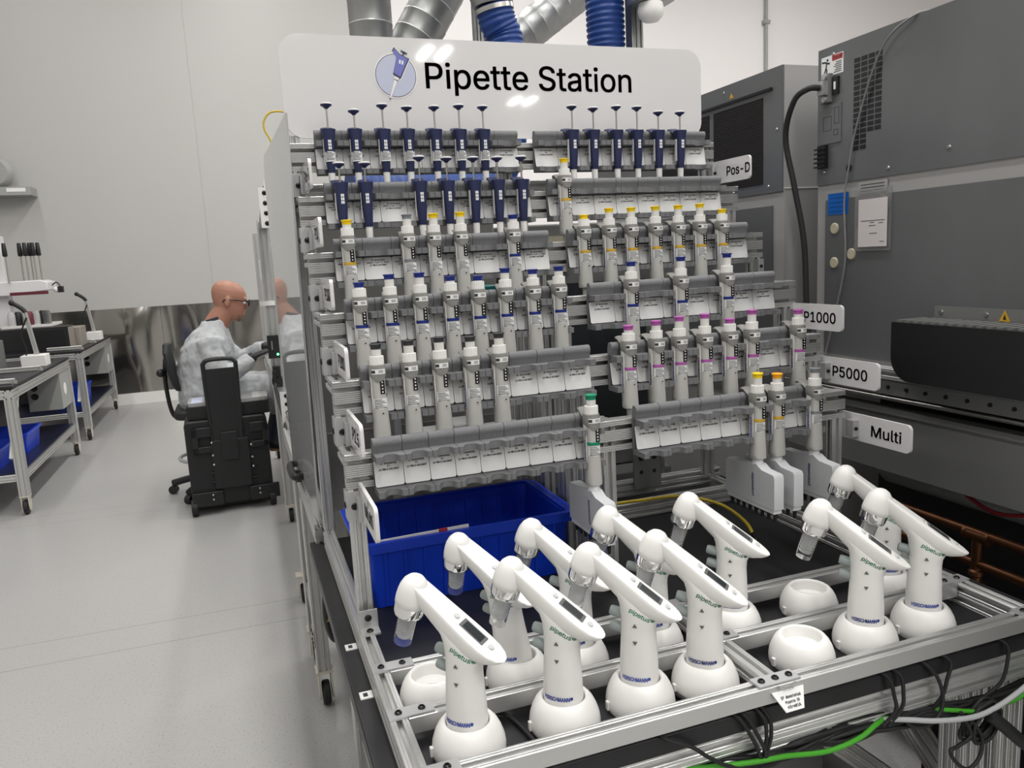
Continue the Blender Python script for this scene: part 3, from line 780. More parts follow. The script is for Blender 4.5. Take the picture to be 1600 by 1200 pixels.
# ------------------------------------------------------------------ pipette controllers
CM = {}
def controller_meshes():
    zs = lambda u, v, z: (u, v, z)
    def sec(z, ul, ur, hv, n=24, p=2.3): return ell((ul+ur)/2, 0, z, (ur-ul)/2, hv, n, p)
    b = MB()
    b.loft([sec(.034, -.0315, .0315, .0300), sec(.045, -.0322, .0315, .0302), (sec(.075, -.0315, .0310, .0285)), sec(.105, -.0298, .0297, .0262), sec(.128, -.0285, .0290, .0248), sec(.142, -.0280, .0300, .0240), sec(.152, -.0280, .0345, .0240), sec(.163, -.0290, .036, .0235), sec(.176, -.030, .025, .0225), sec(.190, -.034, .008, .021), sec(.202, -.042, -.010, .0195)])
    # sloping upper body
    T0, T1 = Vector((-.068, 0, .2605)), Vector((.072, 0, .1590)); ax = (T1-T0).normalized(); nr = Vector((ax.z, 0, -ax.x)); nr = -nr if nr.z > 0 else nr
    L = (T1-T0).length; R = []
    for s, dep, wid in ((0, .026, .0175), (.12, .030, .0190), (.3, .036, .0208), (.5, .042, .0232), (.66, .043, .0245), (.78, .036, .0245), (.88, .0245, .0220), (.95, .014, .0165), (.985, .0065, .0098), (1.0, .002, .004)):
        c = T0+ax*(L*s); ring = []
        for i in range(32):
            th = 2*PI*i/32; cc, ss = math.cos(th), math.sin(th)
            e = 2/6.5 if ss > 0 else 2/2.1
            v = wid*math.copysign(abs(cc)**(2/(3.2 if ss > 0 else 2.5)), cc); d = math.copysign(abs(ss)**e, ss)
            hh = dep*.20 if ss > 0 else dep*.80
            ring.append(tuple(c+nr*(dep*.20-hh*d)+Vector((0, v, 0))))
        R.append(ring)
    b.loft(R); CM['body'] = b.mesh('body', 'white', 50)
    fr = lambda s, v, h: tuple(T0+ax*(L*s)-nr*h+Vector((0, v, 0)))   # point on the sloping top
    O = Vector((-.0925, 0, .2145)); d = Vector((.30, 0, .95)).normalized()
    b = MB().lathe([(.0247, .0121), (.0256, .0128), (.0256, .022), (.0246, .032), (.0225, .042), (.0185, .051), (.0125, .0575), (.006, .0605), (0, .0612)], 32, O, d, 0, True)
    CM['dome'] = b.mesh('nose_dome', 'white', 60)
    b = MB().lathe([(.0195, -.009), (.0235, -.0065), (.0243, -.002), (.0247, .0120)], 32, O, d); CM['ring'] = b.mesh('chrome_ring', 'chrome', 60)
    b = MB().lathe([(.0138, -.061), (.0142, -.057), (.0152, -.006)], 24, O, d); b.lathe([(.0095, -.050), (.0135, -.004)], 20, O, d, 1)
    for q in range(7): b.lathe([(.0100+.0002*q, -.048+.006*q), (.0112+.0002*q, -.047+.006*q), (.0100+.0002*q, -.046+.006*q)], 20, O, d, 1, False)
    CM['tube'] = b.mesh('clear_nose_tube', ['clear', 'frosted'], 50)
    b = MB(); pts = rrect(.505, .765, -.0105, .0105, .003, 2)
    b.prism([(p[0], p[1]) for p in rrect(.50, .77, -.0108, .0108, .004, 3)], lambda s, v, h: fr(s, v, h), -.002, .0006, 0)
    b.prism([(p[0], p[1]) for p in rrect(.53, .74, -.0085, .0085, .003, 3)], lambda s, v, h: fr(s, v, h), .0006, .0009, 1)
    CM['display'] = b.mesh('display', ['arrow_grey', 'dark_glass'])
    for nm, s in (('b1', .435), ('b2', .835)):
        b = MB().lathe([(.0050, -.001), (.0050, .0018), (.0042, .0026), (0, .0028)], 16, fr(s, 0, 0), -nr, 0, False); CM[nm] = b.mesh('button', 'button_grey')
    for nm, z in (('t1', .156), ('t2', .130)):
        b = MB().lathe([(.0085, -.003), (.0088, .010), (.0084, .017), (.0070, .0195), (0, .0200)], 18, (-.028, 0, z), (-1, 0, .22)); CM[nm] = b.mesh('trigger', 'trigger_grey')
    # lettering printed on the near side: dropped onto the body along the sideways direction
    from mathutils.bvhtree import BVHTree
    me = CM['body']; tree = BVHTree.FromPolygons([v.co for v in me.vertices], [tuple(p.vertices) for p in me.polygons])
    def onto(u, z, off=.0006):
        h = tree.ray_cast(Vector((u, -.2, z)), Vector((0, 1, 0)))
        return (u, (h[0].y if h[0] else -.02)-off, z)
    b = MB(); text_into(b, 'HIRSCHMANN®', .0066, lambda a, c: onto(a*.92, .0535+c+.02*abs(a)*a/.03*0), width=.050, off=.0003); CM['maker'] = b.mesh('lettering', 'text_blue')
    b = MB(); ca, sa = math.cos(math.radians(27)), math.sin(math.radians(27))
    text_into(b, 'pipetus®', .0072, lambda a, c: onto(.0095+ca*a+sa*c, .1615-sa*a+ca*c), width=.043, off=.0002); CM['model'] = b.mesh('lettering', 'text_green')
    b = MB()
    for z, s in ((.148, 1), (.119, -1)): b.add([onto(-.004, z-.0028*s, .0016), onto(.0042, z-.0028*s, .0016), onto(0, z+.0038*s, .0012)], [(0, 1, 2)])
    CM['arrow'] = b.mesh('arrow_marks', 'arrow_grey')
    b = MB().lathe([(.0555, .0), (.0575, .004), (.0580, .013), (.0565, .024), (.0525, .036), (.0475, .0460), (.0420, .0525), (.0385, .0548), (.0360, .0548), (.0342, .0530), (.0336, .0490), (.0332, .0380), (.0328, .0335), (0, .0330)], 48, (0, 0, 0), (0, 0, 1))
    CM['stand'] = b.mesh('charging_stand', 'white', 50)
    b = MB().box(-.004, .004, -.0615, -.0565, .006, .020); CM['plug'] = b.mesh('plug', 'white_rough')
controller_meshes()
ROT = math.radians(-43)
cols_front = [.271, .433, .571, .698, .902, 1.047, 1.188]
cols_back = [.252, .409, .527, .685, .862, 1.050, 1.249]
full_f = {0: 0, 1: 1, 2: 2, 3: 3, 5: 5, 6: 6}; full_b = {1: 1, 2: 2, 3: 3, 4: 4, 6: 6}
def stand_label(row, i, empty):
    rn = 'front' if row == 0 else 'back'
    if empty: return {(0, 4): 'empty white domed charging stand in the front row right of the middle divider',
                      (1, 0): 'empty white domed charging stand with a paper slip inside, at the left end',
                      (1, 5): 'empty white domed charging stand in the right half of the back row'}[(row, i)]
    return 'white domed charging stand under the %s pipette controller of the %s row' % (ORD[i], rn)
for row, (xs, yy, full) in enumerate(((cols_front, 1.074, full_f), (cols_back, 1.230, full_b))):
    cnt = 0
    for i, x in enumerate(xs):
        e = i not in full
        if not e: cnt += 1
        jr = ROT+math.radians(random.uniform(-3, 3)-(12 if (row, i) == (1, 1) else 0))
        st = link('charging_stand', CM['stand'], None, (x, yy, ZB+.0005)); st.rotation_euler.z = ROT
        tag(st, stand_label(row, i if e else cnt-1, e), 'charging stand', 'white charging stands')
        pl = link('power_socket', CM['plug'], st); pl.rotation_euler.z = math.radians(-50)
        if e:
            if (row, i) == (1, 0):
                b = MB().box(-.022, .020, -.013, .014, 0, .0008); o = b.build('paper_slip', 'card', None, (x+.003, yy-.002, ZB+.0338)); o.rotation_euler.z = -.3
                tag(o, 'white paper slip lying in the leftmost empty charging stand', 'paper')
                t = MB(); text_into(t, 'Lot No:', .0045, lambda a, c: (a, -.002+c, .0016)); t.build('printed_text', 'ink_soft', o)
            continue
        r = thing('pipette_controller', 'white pistol-shaped electronic pipette controller, %s from the left in the %s row' % (ORD[cnt-1], ('front', 'back')[row]), 'pipette controller',
                  (x, yy, ZB+.0065), jr, 'white electronic pipette controllers')
        if (row, i) == (1, 1): r.rotation_euler = (Matrix.Rotation(math.radians(-7), 3, 'Y') @ Matrix.Rotation(jr, 3, 'Z')).to_euler()     # leans in its stand
        for n, q in (('body', 'body'), ('nose_dome', 'dome'), ('chrome_ring', 'ring'), ('clear_nose_tube', 'tube'), ('display', 'display'), ('button', 'b1'), ('button', 'b2'), ('trigger', 't1'), ('trigger', 't2'),
                     ('maker_lettering', 'maker'), ('model_lettering', 'model'), ('arrow_marks', 'arrow')):
            link(n, CM[q], r)

# ------------------------------------------------------------------ blue bin
def bin_():
    root = thing('storage_bin', 'large ribbed blue plastic storage bin under the left racks', 'bin', (.45, 1.77, ZB))
    b = MB(); zt = .158
    def rect(hx, hy, z, r=.012): return [(a, c, z) for a, c in rrect(-hx, hx, -hy, hy, r, 3)]
    X, Y = .250, .155; x, y = .226, .128
    b.loft([rect(x, y, .001), rect(X-.012, Y-.012, zt-.022), rect(X-.011, Y-.011, zt-.022), rect(X, Y, zt-.022), rect(X, Y, zt), rect(X-.014, Y-.014, zt), rect(X-.014, Y-.014, zt-.006), rect(X-.016, Y-.016, zt-.008), rect(x-.003, y-.003, .004)])
    # ribs outside and inside on the long and short walls
    def wall(t): return y+(Y-.012-y)*t
    for i in range(10):
        xx = -.2+.4*i/9
        for sgn in (-1, 1):
            for z0, z1 in ((.004, zt-.024),):
                p = [(xx-.0035, sgn*(wall(0)-.001), z0), (xx+.0035, sgn*(wall(0)-.001), z0), (xx+.0035, sgn*(wall(1)-.001), z1), (xx-.0035, sgn*(wall(1)-.001), z1)]
                q = [(v[0]*1.0, v[1]+sgn*.004, v[2]) for v in p]; b.add(p+q, [(0, 1, 2, 3), (7, 6, 5, 4), (0, 4, 5, 1), (1, 5, 6, 2), (2, 6, 7, 3), (3, 7, 4, 0)])
                p = [(v[0], v[1]-sgn*.004, v[2]) for v in p]; q = [(v[0], v[1]-sgn*.0035, v[2]) for v in p]
                b.add(p+q, [(0, 1, 2, 3), (7, 6, 5, 4), (0, 4, 5, 1), (1, 5, 6, 2), (2, 6, 7, 3), (3, 7, 4, 0)])
    b.build('tub', 'bin_blue', root)
    for sx in (-1, 1): MB().box(*sorted((sx*(X-.001), sx*(X+.010))), -.13, .13, zt-.006, zt).build('rim_lip', 'bin_blue', root)
    o = MB().box(-.11, .10, -.0025, .0025, -.028, .008); o.box(.03, .05, -.003, .003, -.028, .0083, 1); oo = o.build('wrapped_pipette', ['white', 'red'], None, (.345, 1.6345, .8985)); oo.rotation_euler = (-.02, -.02, 0)
    tag(oo, 'white paper-wrapped strip with red mark resting on front edge inside the blue bin', 'packet')
bin_()

# ------------------------------------------------------------------ things behind and under the racks
def box_thing(name, label, cat, x0, x1, y0, y1, z0, z1, m, bev=.004, group=None):
    return tag(MB().box(x0, x1, y0, y1, z0, z1).build(name, m, None, None, 35, bev), label, cat, group)
def behind():
    # grey instrument cabinet on the back bench
    b = MB().box(.25, 1.40, 2.35, 3.0, 0, .74); tag(b.build('rear_bench', 'machine_beam', bevel=.004), 'grey cupboard bench standing behind the pipette station', 'bench')
    root = thing('instrument_cabinet', 'pale grey instrument cabinet glimpsed behind the left racks', 'cabinet', (.5, 2.6, .742))
    MB().box(-.30, .30, -.2, .35, 0, .90).build('body', 'grey_panel', root, bevel=.006)
    b = MB();
    for z in (.25, .52, .74): b.box(-.28, .28, -.203, -.2, z, z+.003)
    b.build('panel_seam', 'machine_light', root)
    root = thing('glass_front_instrument', 'dark glass-fronted instrument glimpsed behind the right racks', 'instrument', (1.12, 2.6, .742))
    MB().box(-.27, .27, -.15, .35, 0, .86).build('body', 'machine_beam', root, bevel=.006)
    MB().box(-.245, .245, -.154, -.15, .08, .66).build('glass_door', 'dark_glass', root)
    MB().box(-.245, -.05, -.158, -.15, .70, .82).build('control_panel', 'cream', root)
    # teal rack and little boxes between
    o = box_thing('teal_rack', 'teal plastic tip rack half hidden behind the left racks', 'rack', .56, .75, 2.22, 2.34, 1.30, 1.42, 'teal')
    b = MB().box(.40, .95, 2.20, 2.35, 1.28, 1.298); b.box(.40, .42, 2.22, 2.34, .746, 1.28); b.box(.93, .95, 2.22, 2.34, .746, 1.28); tag(b.build('bracket_shelf', 'alu_plate'), 'thin metal shelf behind the left racks carrying a teal rack', 'shelf')
    # shelf with clear boxes and a navy cap under row five
    b = MB().box(.22, .70, 1.72, 2.02, 1.004, 1.012);
    for x in (.225, .69): b.box(x, x+.008, 1.72, 2.02, .985, 1.004)
    tag(b.build('grey_shelf', 'alu_plate'), 'flat grey metal shelf under the left racks above the blue bin', 'shelf')
    for i, (x, w, h) in enumerate(((.37, .08, .085), (.46, .07, .10), (.56, .09, .075))):
        b = MB().box(x, x+w, 1.76, 1.86, 1.012, 1.012+h)
        tag(b.build('clear_box', 'frosted', bevel=.004), 'frosted clear plastic box, %s from the left on the grey shelf' % ORD[i], 'box', 'clear boxes on the grey shelf')
    b = MB().cyl((.235, 1.66, 1.052), (.30, 1.66, 1.052), .020, n=24); b.cyl((.228, 1.66, 1.052), (.235, 1.66, 1.052), .021, n=24)
    tag(b.build('navy_bottle', 'navy'), 'dark navy bottle lying behind the left end of the bottom rail', 'bottle')
    # blue flexible exhaust hose coming down and running behind the top rail
    b = MB().box(.45, 1.25, 1.40, 2.0, .004, .42); tag(b.build('equipment_crate', 'machine_beam', bevel=.01), 'dark grey equipment crate on the floor under the workbench', 'crate')
    # grey drilled mounting plate
    b = MB().prism(rrect(1.075, 1.165, .79, .955, .004), XZ, 2.018, 2.028)
    for x in (1.098, 1.142):
        for z, r in ((.932, .0095), (.885, .0095), (.84, .006)): b.lathe([(r, 0), (r, .0006)], 16, (x, 2.018, z), (0, -1, 0), 1)
    tag(b.build('mounting_plate', ['machine_beam', 'ink']), 'dark grey mounting plate with six holes standing behind the right rack', 'plate')
    b = MB(); extr(b, (1.338-.02, 2.0, .81), (1.338-.02, 2.0, 1.08)); extr(b, (1.262, 2.2, .742), (1.262, 2.2, 1.3))
    tag(b.build('support_posts', 'alu'), 'pair of short aluminium posts behind the right bottom rack', 'post')
behind()

def cable(name, label, pts, r, m, group=None, smooth=7):
    return tag(MB().tube(pts, r, 8, 0, smooth).build(name, m, ang=80), label, 'cable', group)
cable('yellow_cable', 'yellow cable with a metal connector lying on the black top behind the controllers', [(.765, 1.86, .835), (.86, 1.84, .825), (1.0, 1.83, .822), (1.10, 1.80, .826), (1.17, 1.72, .815), (1.19, 1.64, .790), (1.19, 1.60, .762)], .0048, 'yellow_cable')
o = bpy.data.objects['yellow_cable']; MB().cyl((1.19, 1.605, .768), (1.19, 1.588, .752), .0065, n=14).build('connector', 'black_gloss', o)
cable('yellow_cable', 'short yellow cable loop behind the middle post', [(.80, 2.10, .90), (.86, 2.12, .895), (.93, 2.16, .91), (1.0, 2.2, .92)], .006, 'yellow_cable')

# ------------------------------------------------------------------ dark machines on the right
MX = 1.6
def machine():
    root = thing('machine_cabinet', 'large dark grey sheet metal machine at the right edge with louvred vent and power inlet', 'machine', (MX+.5, 1.1, 0))
    off = Vector((-MX-.5, -1.1, 0))
    def part(mb, n, m, **k): return mb.build(n, m, root, off, **k)
    MY = 1.858
    part(MB().box(MX+.004, MX+1, .2, MY, 1.10, 2.018), 'body', 'machine_light')
    part(MB().box(MX, MX+.004, .2, MY, 1.655, 2.021), 'upper_panel', 'machine_grey')
    part(MB().box(MX, MX+.004, .2, MY-.035, 1.18, 1.612), 'lower_panel', 'machine_grey')
    part(MB().box(MX+.25, MX+1, .2, MY, 0, 1.10), 'base', 'black')  # painted black so the cavity beneath the beam reads as shade
    for y, z in ((1.80, 2.0), (1.83, 1.69), (1.60, 1.675), (1.42, 1.70), (1.30, 2.012)): part(MB().lathe([(.005, 0), (.004, .0025), (0, .003)], 10, (MX, y, z), (-1, 0, 0), 0, False), 'screw', 'steel')
    b = MB()      # vent holes
    for r in range(17):
        for c in range(4):
            if r > 13 and c > 1: continue
            y1 = 1.722-.0248*c; z1 = 1.968-.0140*r
            b.box(MX-.0008, MX, y1-.0205, y1, z1-.0105, z1)
    part(b, 'vent_grille', 'ink')
    b = MB().box(MX-.0008, MX, 1.762, 1.845, 1.945, 1.998); b.box(MX-.0012, MX-.0008, 1.764, 1.803, 1.982, 1.996, 1)
    for i in range(6): b.box(MX-.0012, MX-.0008, 1.768, 1.797-.004*(i % 3), 1.950+.005*i, 1.952+.005*i, 2)
    def st(p, w=.0022):
        for (a, c), (e, f) in zip(p, p[1:]):
            d = Vector((e-a, f-c)); n = Vector((-d.y, d.x)).normalized()*w
            b.add([(MX-.0013, a+n.x, c+n.y), (MX-.0013, e+n.x, f+n.y), (MX-.0013, e-n.x, f-n.y), (MX-.0013, a-n.x, c-n.y)], [(0, 1, 2, 3)], 2)
    st([(1.842, 1.985), (1.83, 1.984), (1.822, 1.98), (1.812, 1.978)]); st([(1.824, 1.98), (1.826, 1.968), (1.832, 1.956), (1.838, 1.95)]); st([(1.826, 1.968), (1.822, 1.958), (1.826, 1.950)])
    b.lathe([(.0035, 0), (.0035, .0006)], 12, (MX-.0008, 1.821, 1.988), (-1, 0, 0), 2)
    text_into(b, 'DANGER', .0065, lambda a, c: (MX-.0013, 1.783-a, 1.9855+c), 0, off=.0003)
    part(b, 'warning_label', ['card', 'red', 'ink_soft'])
    b = MB().box(MX-.028, MX, 1.806, 1.83, 1.895, 1.932); b.box(MX-.012, MX, 1.80, 1.838, 1.875, 1.95, 1)
    for z in (1.943, 1.883): b.lathe([(.008, 0), (.008, .008), (0, .009)], 14, (MX-.012, 1.815, z), (-1, 0, 0), 0, False)
    part(b, 'power_inlet', ['alu_plate', 'machine_beam'])
    b = MB().box(MX-.006, MX, 1.775, 1.797, 1.892, 1.938); b.box(MX-.008, MX-.006, 1.783, 1.789, 1.905, 1.925, 1); part(b, 'rocker_switch', ['ink', 'card'])
    b = MB().box(MX-.003, MX, 1.765, 1.848, 1.765, 1.868)
    def fr(y0, y1, z0, z1):
        t = .0012
        for q in ((y0, y1, z0, z0+t), (y0, y1, z1-t, z1), (y0, y0+t, z0, z1), (y1-t, y1, z0, z1)): b.box(MX-.0034, MX-.003, *q, 1)
    fr(1.80, 1.832, 1.80, 1.838); fr(1.772, 1.79, 1.815, 1.858); fr(1.775, 1.792, 1.785, 1.80)
    part(b, 'circuit_cover', ['machine_grey', 'ink_soft'])
    b = MB().box(MX-.012, MX, 1.815, 1.845, 1.70, 1.762)
    for i in range(5): b.box(MX-.018, MX-.010, 1.808, 1.852, 1.703+.012*i, 1.707+.012*i)
    part(b, 'terminal_block', 'ink')
    b = MB().lathe([(.011, 0), (.011, .0006)], 16, (MX, 1.735, 1.690), (-1, 0, 0)); part(b, 'cable_hole', 'ink')
    b = MB().box(MX-.001, MX, 1.60, 1.70, 1.617, 1.648)
    for i in range(3): b.box(MX-.0014, MX-.001, 1.61, 1.69, 1.623+.008*i, 1.625+.008*i, 1)
    part(b, 'rating_plate', ['machine_light', 'ink_soft'])
    b = MB().box(MX-.001, MX, 1.735, 1.812, 1.570, 1.628); 
    for i in range(4): b.box(MX-.0012, MX-.001, 1.742, 1.805, 1.578+.012*i, 1.579+.012*i, 1)
    part(b, 'blue_sticker', ['sticker_blue', 'ink'])
    for y, z in ((1.785, 1.532), (1.72, 1.460), (1.785, 1.437)):
        part(MB().lathe([(.0155, 0), (.0155, .002), (.013, .004), (0, .004)], 24, (MX, y, z), (-1, 0, 0), 0, False), 'plug_cap', 'cream')
    # black vent hood
    poly = [(1.468, 1.297), (.3, 1.297), (.3, 1.150), (1.40, 1.150)]
    P = [(1.468, 1.297), (1.468, 1.225)]+[(1.408+.06*math.cos(math.radians(-a)), 1.215+.06*math.sin(math.radians(-a))) for a in range(0, 91, 10)]+[(.3, 1.155), (.3, 1.297)]
    b = MB().prism(P, lambda a, c, d: (d, a, c), MX-.11, MX)
    part(b, 'vent_hood', 'ink')
    b = MB()
    for i in range(40): b.box(MX-.10, MX-.012, 1.45-.024*i, 1.462-.024*i, 1.297, 1.302)
    part(b, 'hood_slats', 'machine_beam')
    b = MB().box(MX-.006, MX-.003, .3, 1.44, 1.297, 1.33)
    for y in (1.42, 1.30): b.lathe([(.006, 0), (.005, .003), (0, .004)], 10, (MX-.006, y, 1.316), (-1, 0, 0), 1, False)
    b.add([(MX-.0068, 1.268, 1.303), (MX-.0068, 1.240, 1.303), (MX-.0068, 1.254, 1.329)], [(0, 1, 2)], 2)
    b.add([(MX-.0072, 1.258, 1.307), (MX-.0072, 1.250, 1.307), (MX-.0072, 1.254, 1.320)], [(0, 1, 2)], 3)
    part(b, 'hood_bracket', ['machine_beam', 'steel', 'amber', 'ink'])
    # slide rails and lower beam
    b = MB(); extr(b, (MX-.02, .2, 1.152), (MX-.02, 1.95, 1.152), .04, .03); part(b, 'slide_rail', 'alu_plate')
    b = MB().box(MX-.035, MX+.02, .2, 1.95, 1.098, 1.135)
    for i in range(14): b.lathe([(.0055, 0), (.005, .003), (0, .003)], 10, (MX-.035, 1.72-.058*i, 1.118), (-1, 0, 0), 1, False)
    part(b, 'rail_bracket', ['machine_beam', 'ink'])
    b = MB(); b.cyl((MX-.03, .2, 1.088), (MX-.03, 1.95, 1.088), .006); part(b, 'guide_rod', 'steel')
    b = MB().box(MX-.02, MX+.01, .2, 1.95, .888, 1.045); b.box(MX-.028, MX+.01, .2, 1.95, 1.045, 1.06); part(b, 'lower_beam', 'machine_beam')
    b = MB(); b.cyl((MX+.22, .2, .86), (MX+.22, 1.75, .86), .09, n=24); part(b, 'exhaust_duct', 'galv')
    return root
machine()
def machine_two():
    root = thing('machine_cabinet', 'second dark grey machine cabinet with black mesh vent standing behind the nearer machine', 'machine', (MX+.5, 2.6, 0))
    off = Vector((-MX-.5, -2.6, 0))
    def part(mb, n, m, **k): return mb.build(n, m, root, off, **k)
    part(MB().box(MX, MX+1, 2.0, 3.3, 0, 2.02), 'body', 'machine_light')
    part(MB().box(MX-.004, MX, 2.004, 3.3, 1.655, 2.021), 'upper_panel', 'machine_grey')
    part(MB().box(MX-.004, MX, 2.05, 3.3, 1.0, 1.615), 'lower_panel', 'machine_grey')
    part(MB().box(MX, MX+1, 1.998, 2.0, 1.662, 1.665), 'seam', 'white_rough')
    b = MB().box(MX-.0055, MX-.004, 2.095, 2.36, 1.684, 1.945); b.box(MX-.0055, MX-.004, 2.385, 2.7, 1.684, 1.945); b.box(MX-.012, MX-.004, 2.05, 2.7, 1.958, 1.966, 1)
    part(b, 'mesh_vent', ['mesh_dark', 'ink'])
    b = MB()
    for i in range(36):
        z = 1.688+.0072*i; b.box(MX-.007, MX-.0055, 2.097, 2.358, z, z+.0022); b.box(MX-.007, MX-.0055, 2.387, 2.698, z, z+.0022)
    part(b, 'mesh_wires', 'black')
    b = MB().add([(MX-.0045, 2.27, 1.975), (MX-.0045, 2.245, 1.975), (MX-.0045, 2.258, 1.992)], [(0, 1, 2)]); part(b, 'warning_triangle', 'amber')
    for y, z in ((2.03, 1.84), (2.07, 1.675), (2.25, 1.672), (2.30, 2.0)): part(MB().lathe([(.005, 0), (.004, .0025), (0, .003)], 10, (MX-.004, y, z), (-1, 0, 0), 0, False), 'screw', 'steel')
machine_two()
cable('power_cable', 'thick black power cable hanging from the inlet of the near machine', [(MX-.028, 1.82, 1.915), (MX-.055, 1.835, 1.915), (MX-.068, 1.875, 1.89), (MX-.06, 1.92, 1.80), (MX-.045, 1.90, 1.66), (MX-.03, 1.875, 1.50), (MX-.03, 1.86, 1.30), (MX-.03, 1.835, 1.15), (MX-.02, 1.80, 1.08)], .0085, 'black_rubber')
cable('signal_wire', 'thin grey wire draped over the top of the near machine and down its panels', [(MX+.3, 1.45, 2.026), (MX+.06, 1.50, 2.026), (MX-.006, 1.53, 2.018), (MX-.012, 1.62, 1.965), (MX-.008, 1.70, 1.80), (MX-.008, 1.73, 1.68), (MX-.008, 1.742, 1.60), (MX-.008, 1.735, 1.45), (MX-.008, 1.76, 1.33), (MX-.008, 1.80, 1.20), (MX-.01, 1.82, 1.13)], .0026, 'wire_grey')
def doc():
    b = MB().box(MX-.006, MX-.002, 1.583, 1.705, 1.468, 1.628); o = tag(b.build('document_sleeve', 'clear_bag'), 'clear plastic sleeve with a paper sheet taped on the dark machine panel', 'document')
    b = MB().box(MX-.0075, MX-.0065, 1.592, 1.690, 1.478, 1.602)
    for y0, y1, z in ((1.60, 1.68, 1.545), (1.605, 1.62, 1.538), (1.635, 1.65, 1.54), (1.63, 1.652, 1.532), (1.625, 1.65, 1.512), (1.60, 1.615, 1.49)): b.box(MX-.0079, MX-.0075, y0, y1, z, z+.0015, 1)
    b.build('paper_sheet', ['paper', 'ink_soft'], o)
doc()
cable('red_cable', 'red cable sagging below the grey lower beam of the machine', [(MX+.03, 1.40, .90), (MX+.02, 1.34, .868), (MX+.02, 1.27, .852), (MX+.03, 1.20, .866), (MX+.05, 1.17, .885)], .005, 'red_cable')
def pipes():
    root = thing('copper_pipework', 'brown copper pipes with tee fittings under the machine beam', 'pipework', (MX, 1.3, .79))
    def part(mb, n): return mb.build(n, 'copper', root, Vector((-MX, -1.3, -.79)))
    part(MB().cyl((MX, .2, .79), (MX, 1.85, .80), .011, n=16), 'pipe')
    part(MB().cyl((MX, .2, .718), (MX, 1.55, .722), .011, n=16), 'pipe')
    for y in (1.30, 1.12):
        b = MB().cyl((MX, y-.03, .79), (MX, y+.03, .79), .0145, n=16); b.cyl((MX, y, .79), (MX, y, .70), .0125, n=16)
        for k in (-.034, .026): b.lathe([(.0165, 0), (.0165, .008)], 16, (MX, y+k, .79), (0, 1, 0))
        part(b, 'tee_fitting')
    part(MB().cyl((MX, 1.30, .70), (MX, 1.30, .05), .012, n=16), 'riser'); part(MB().cyl((MX, 1.42, .72), (MX, 1.42, .05), .012, n=16), 'riser')
    for z in (.66, .60, .69, .45):
        for yy, zz in ((1.30, z), (1.42, z-.02)): part(MB().lathe([(.013, 0), (.0175, .004), (.0175, .014), (.013, .018)], 16, (MX, yy, zz), (0, 0, 1)), 'coupling')
pipes()

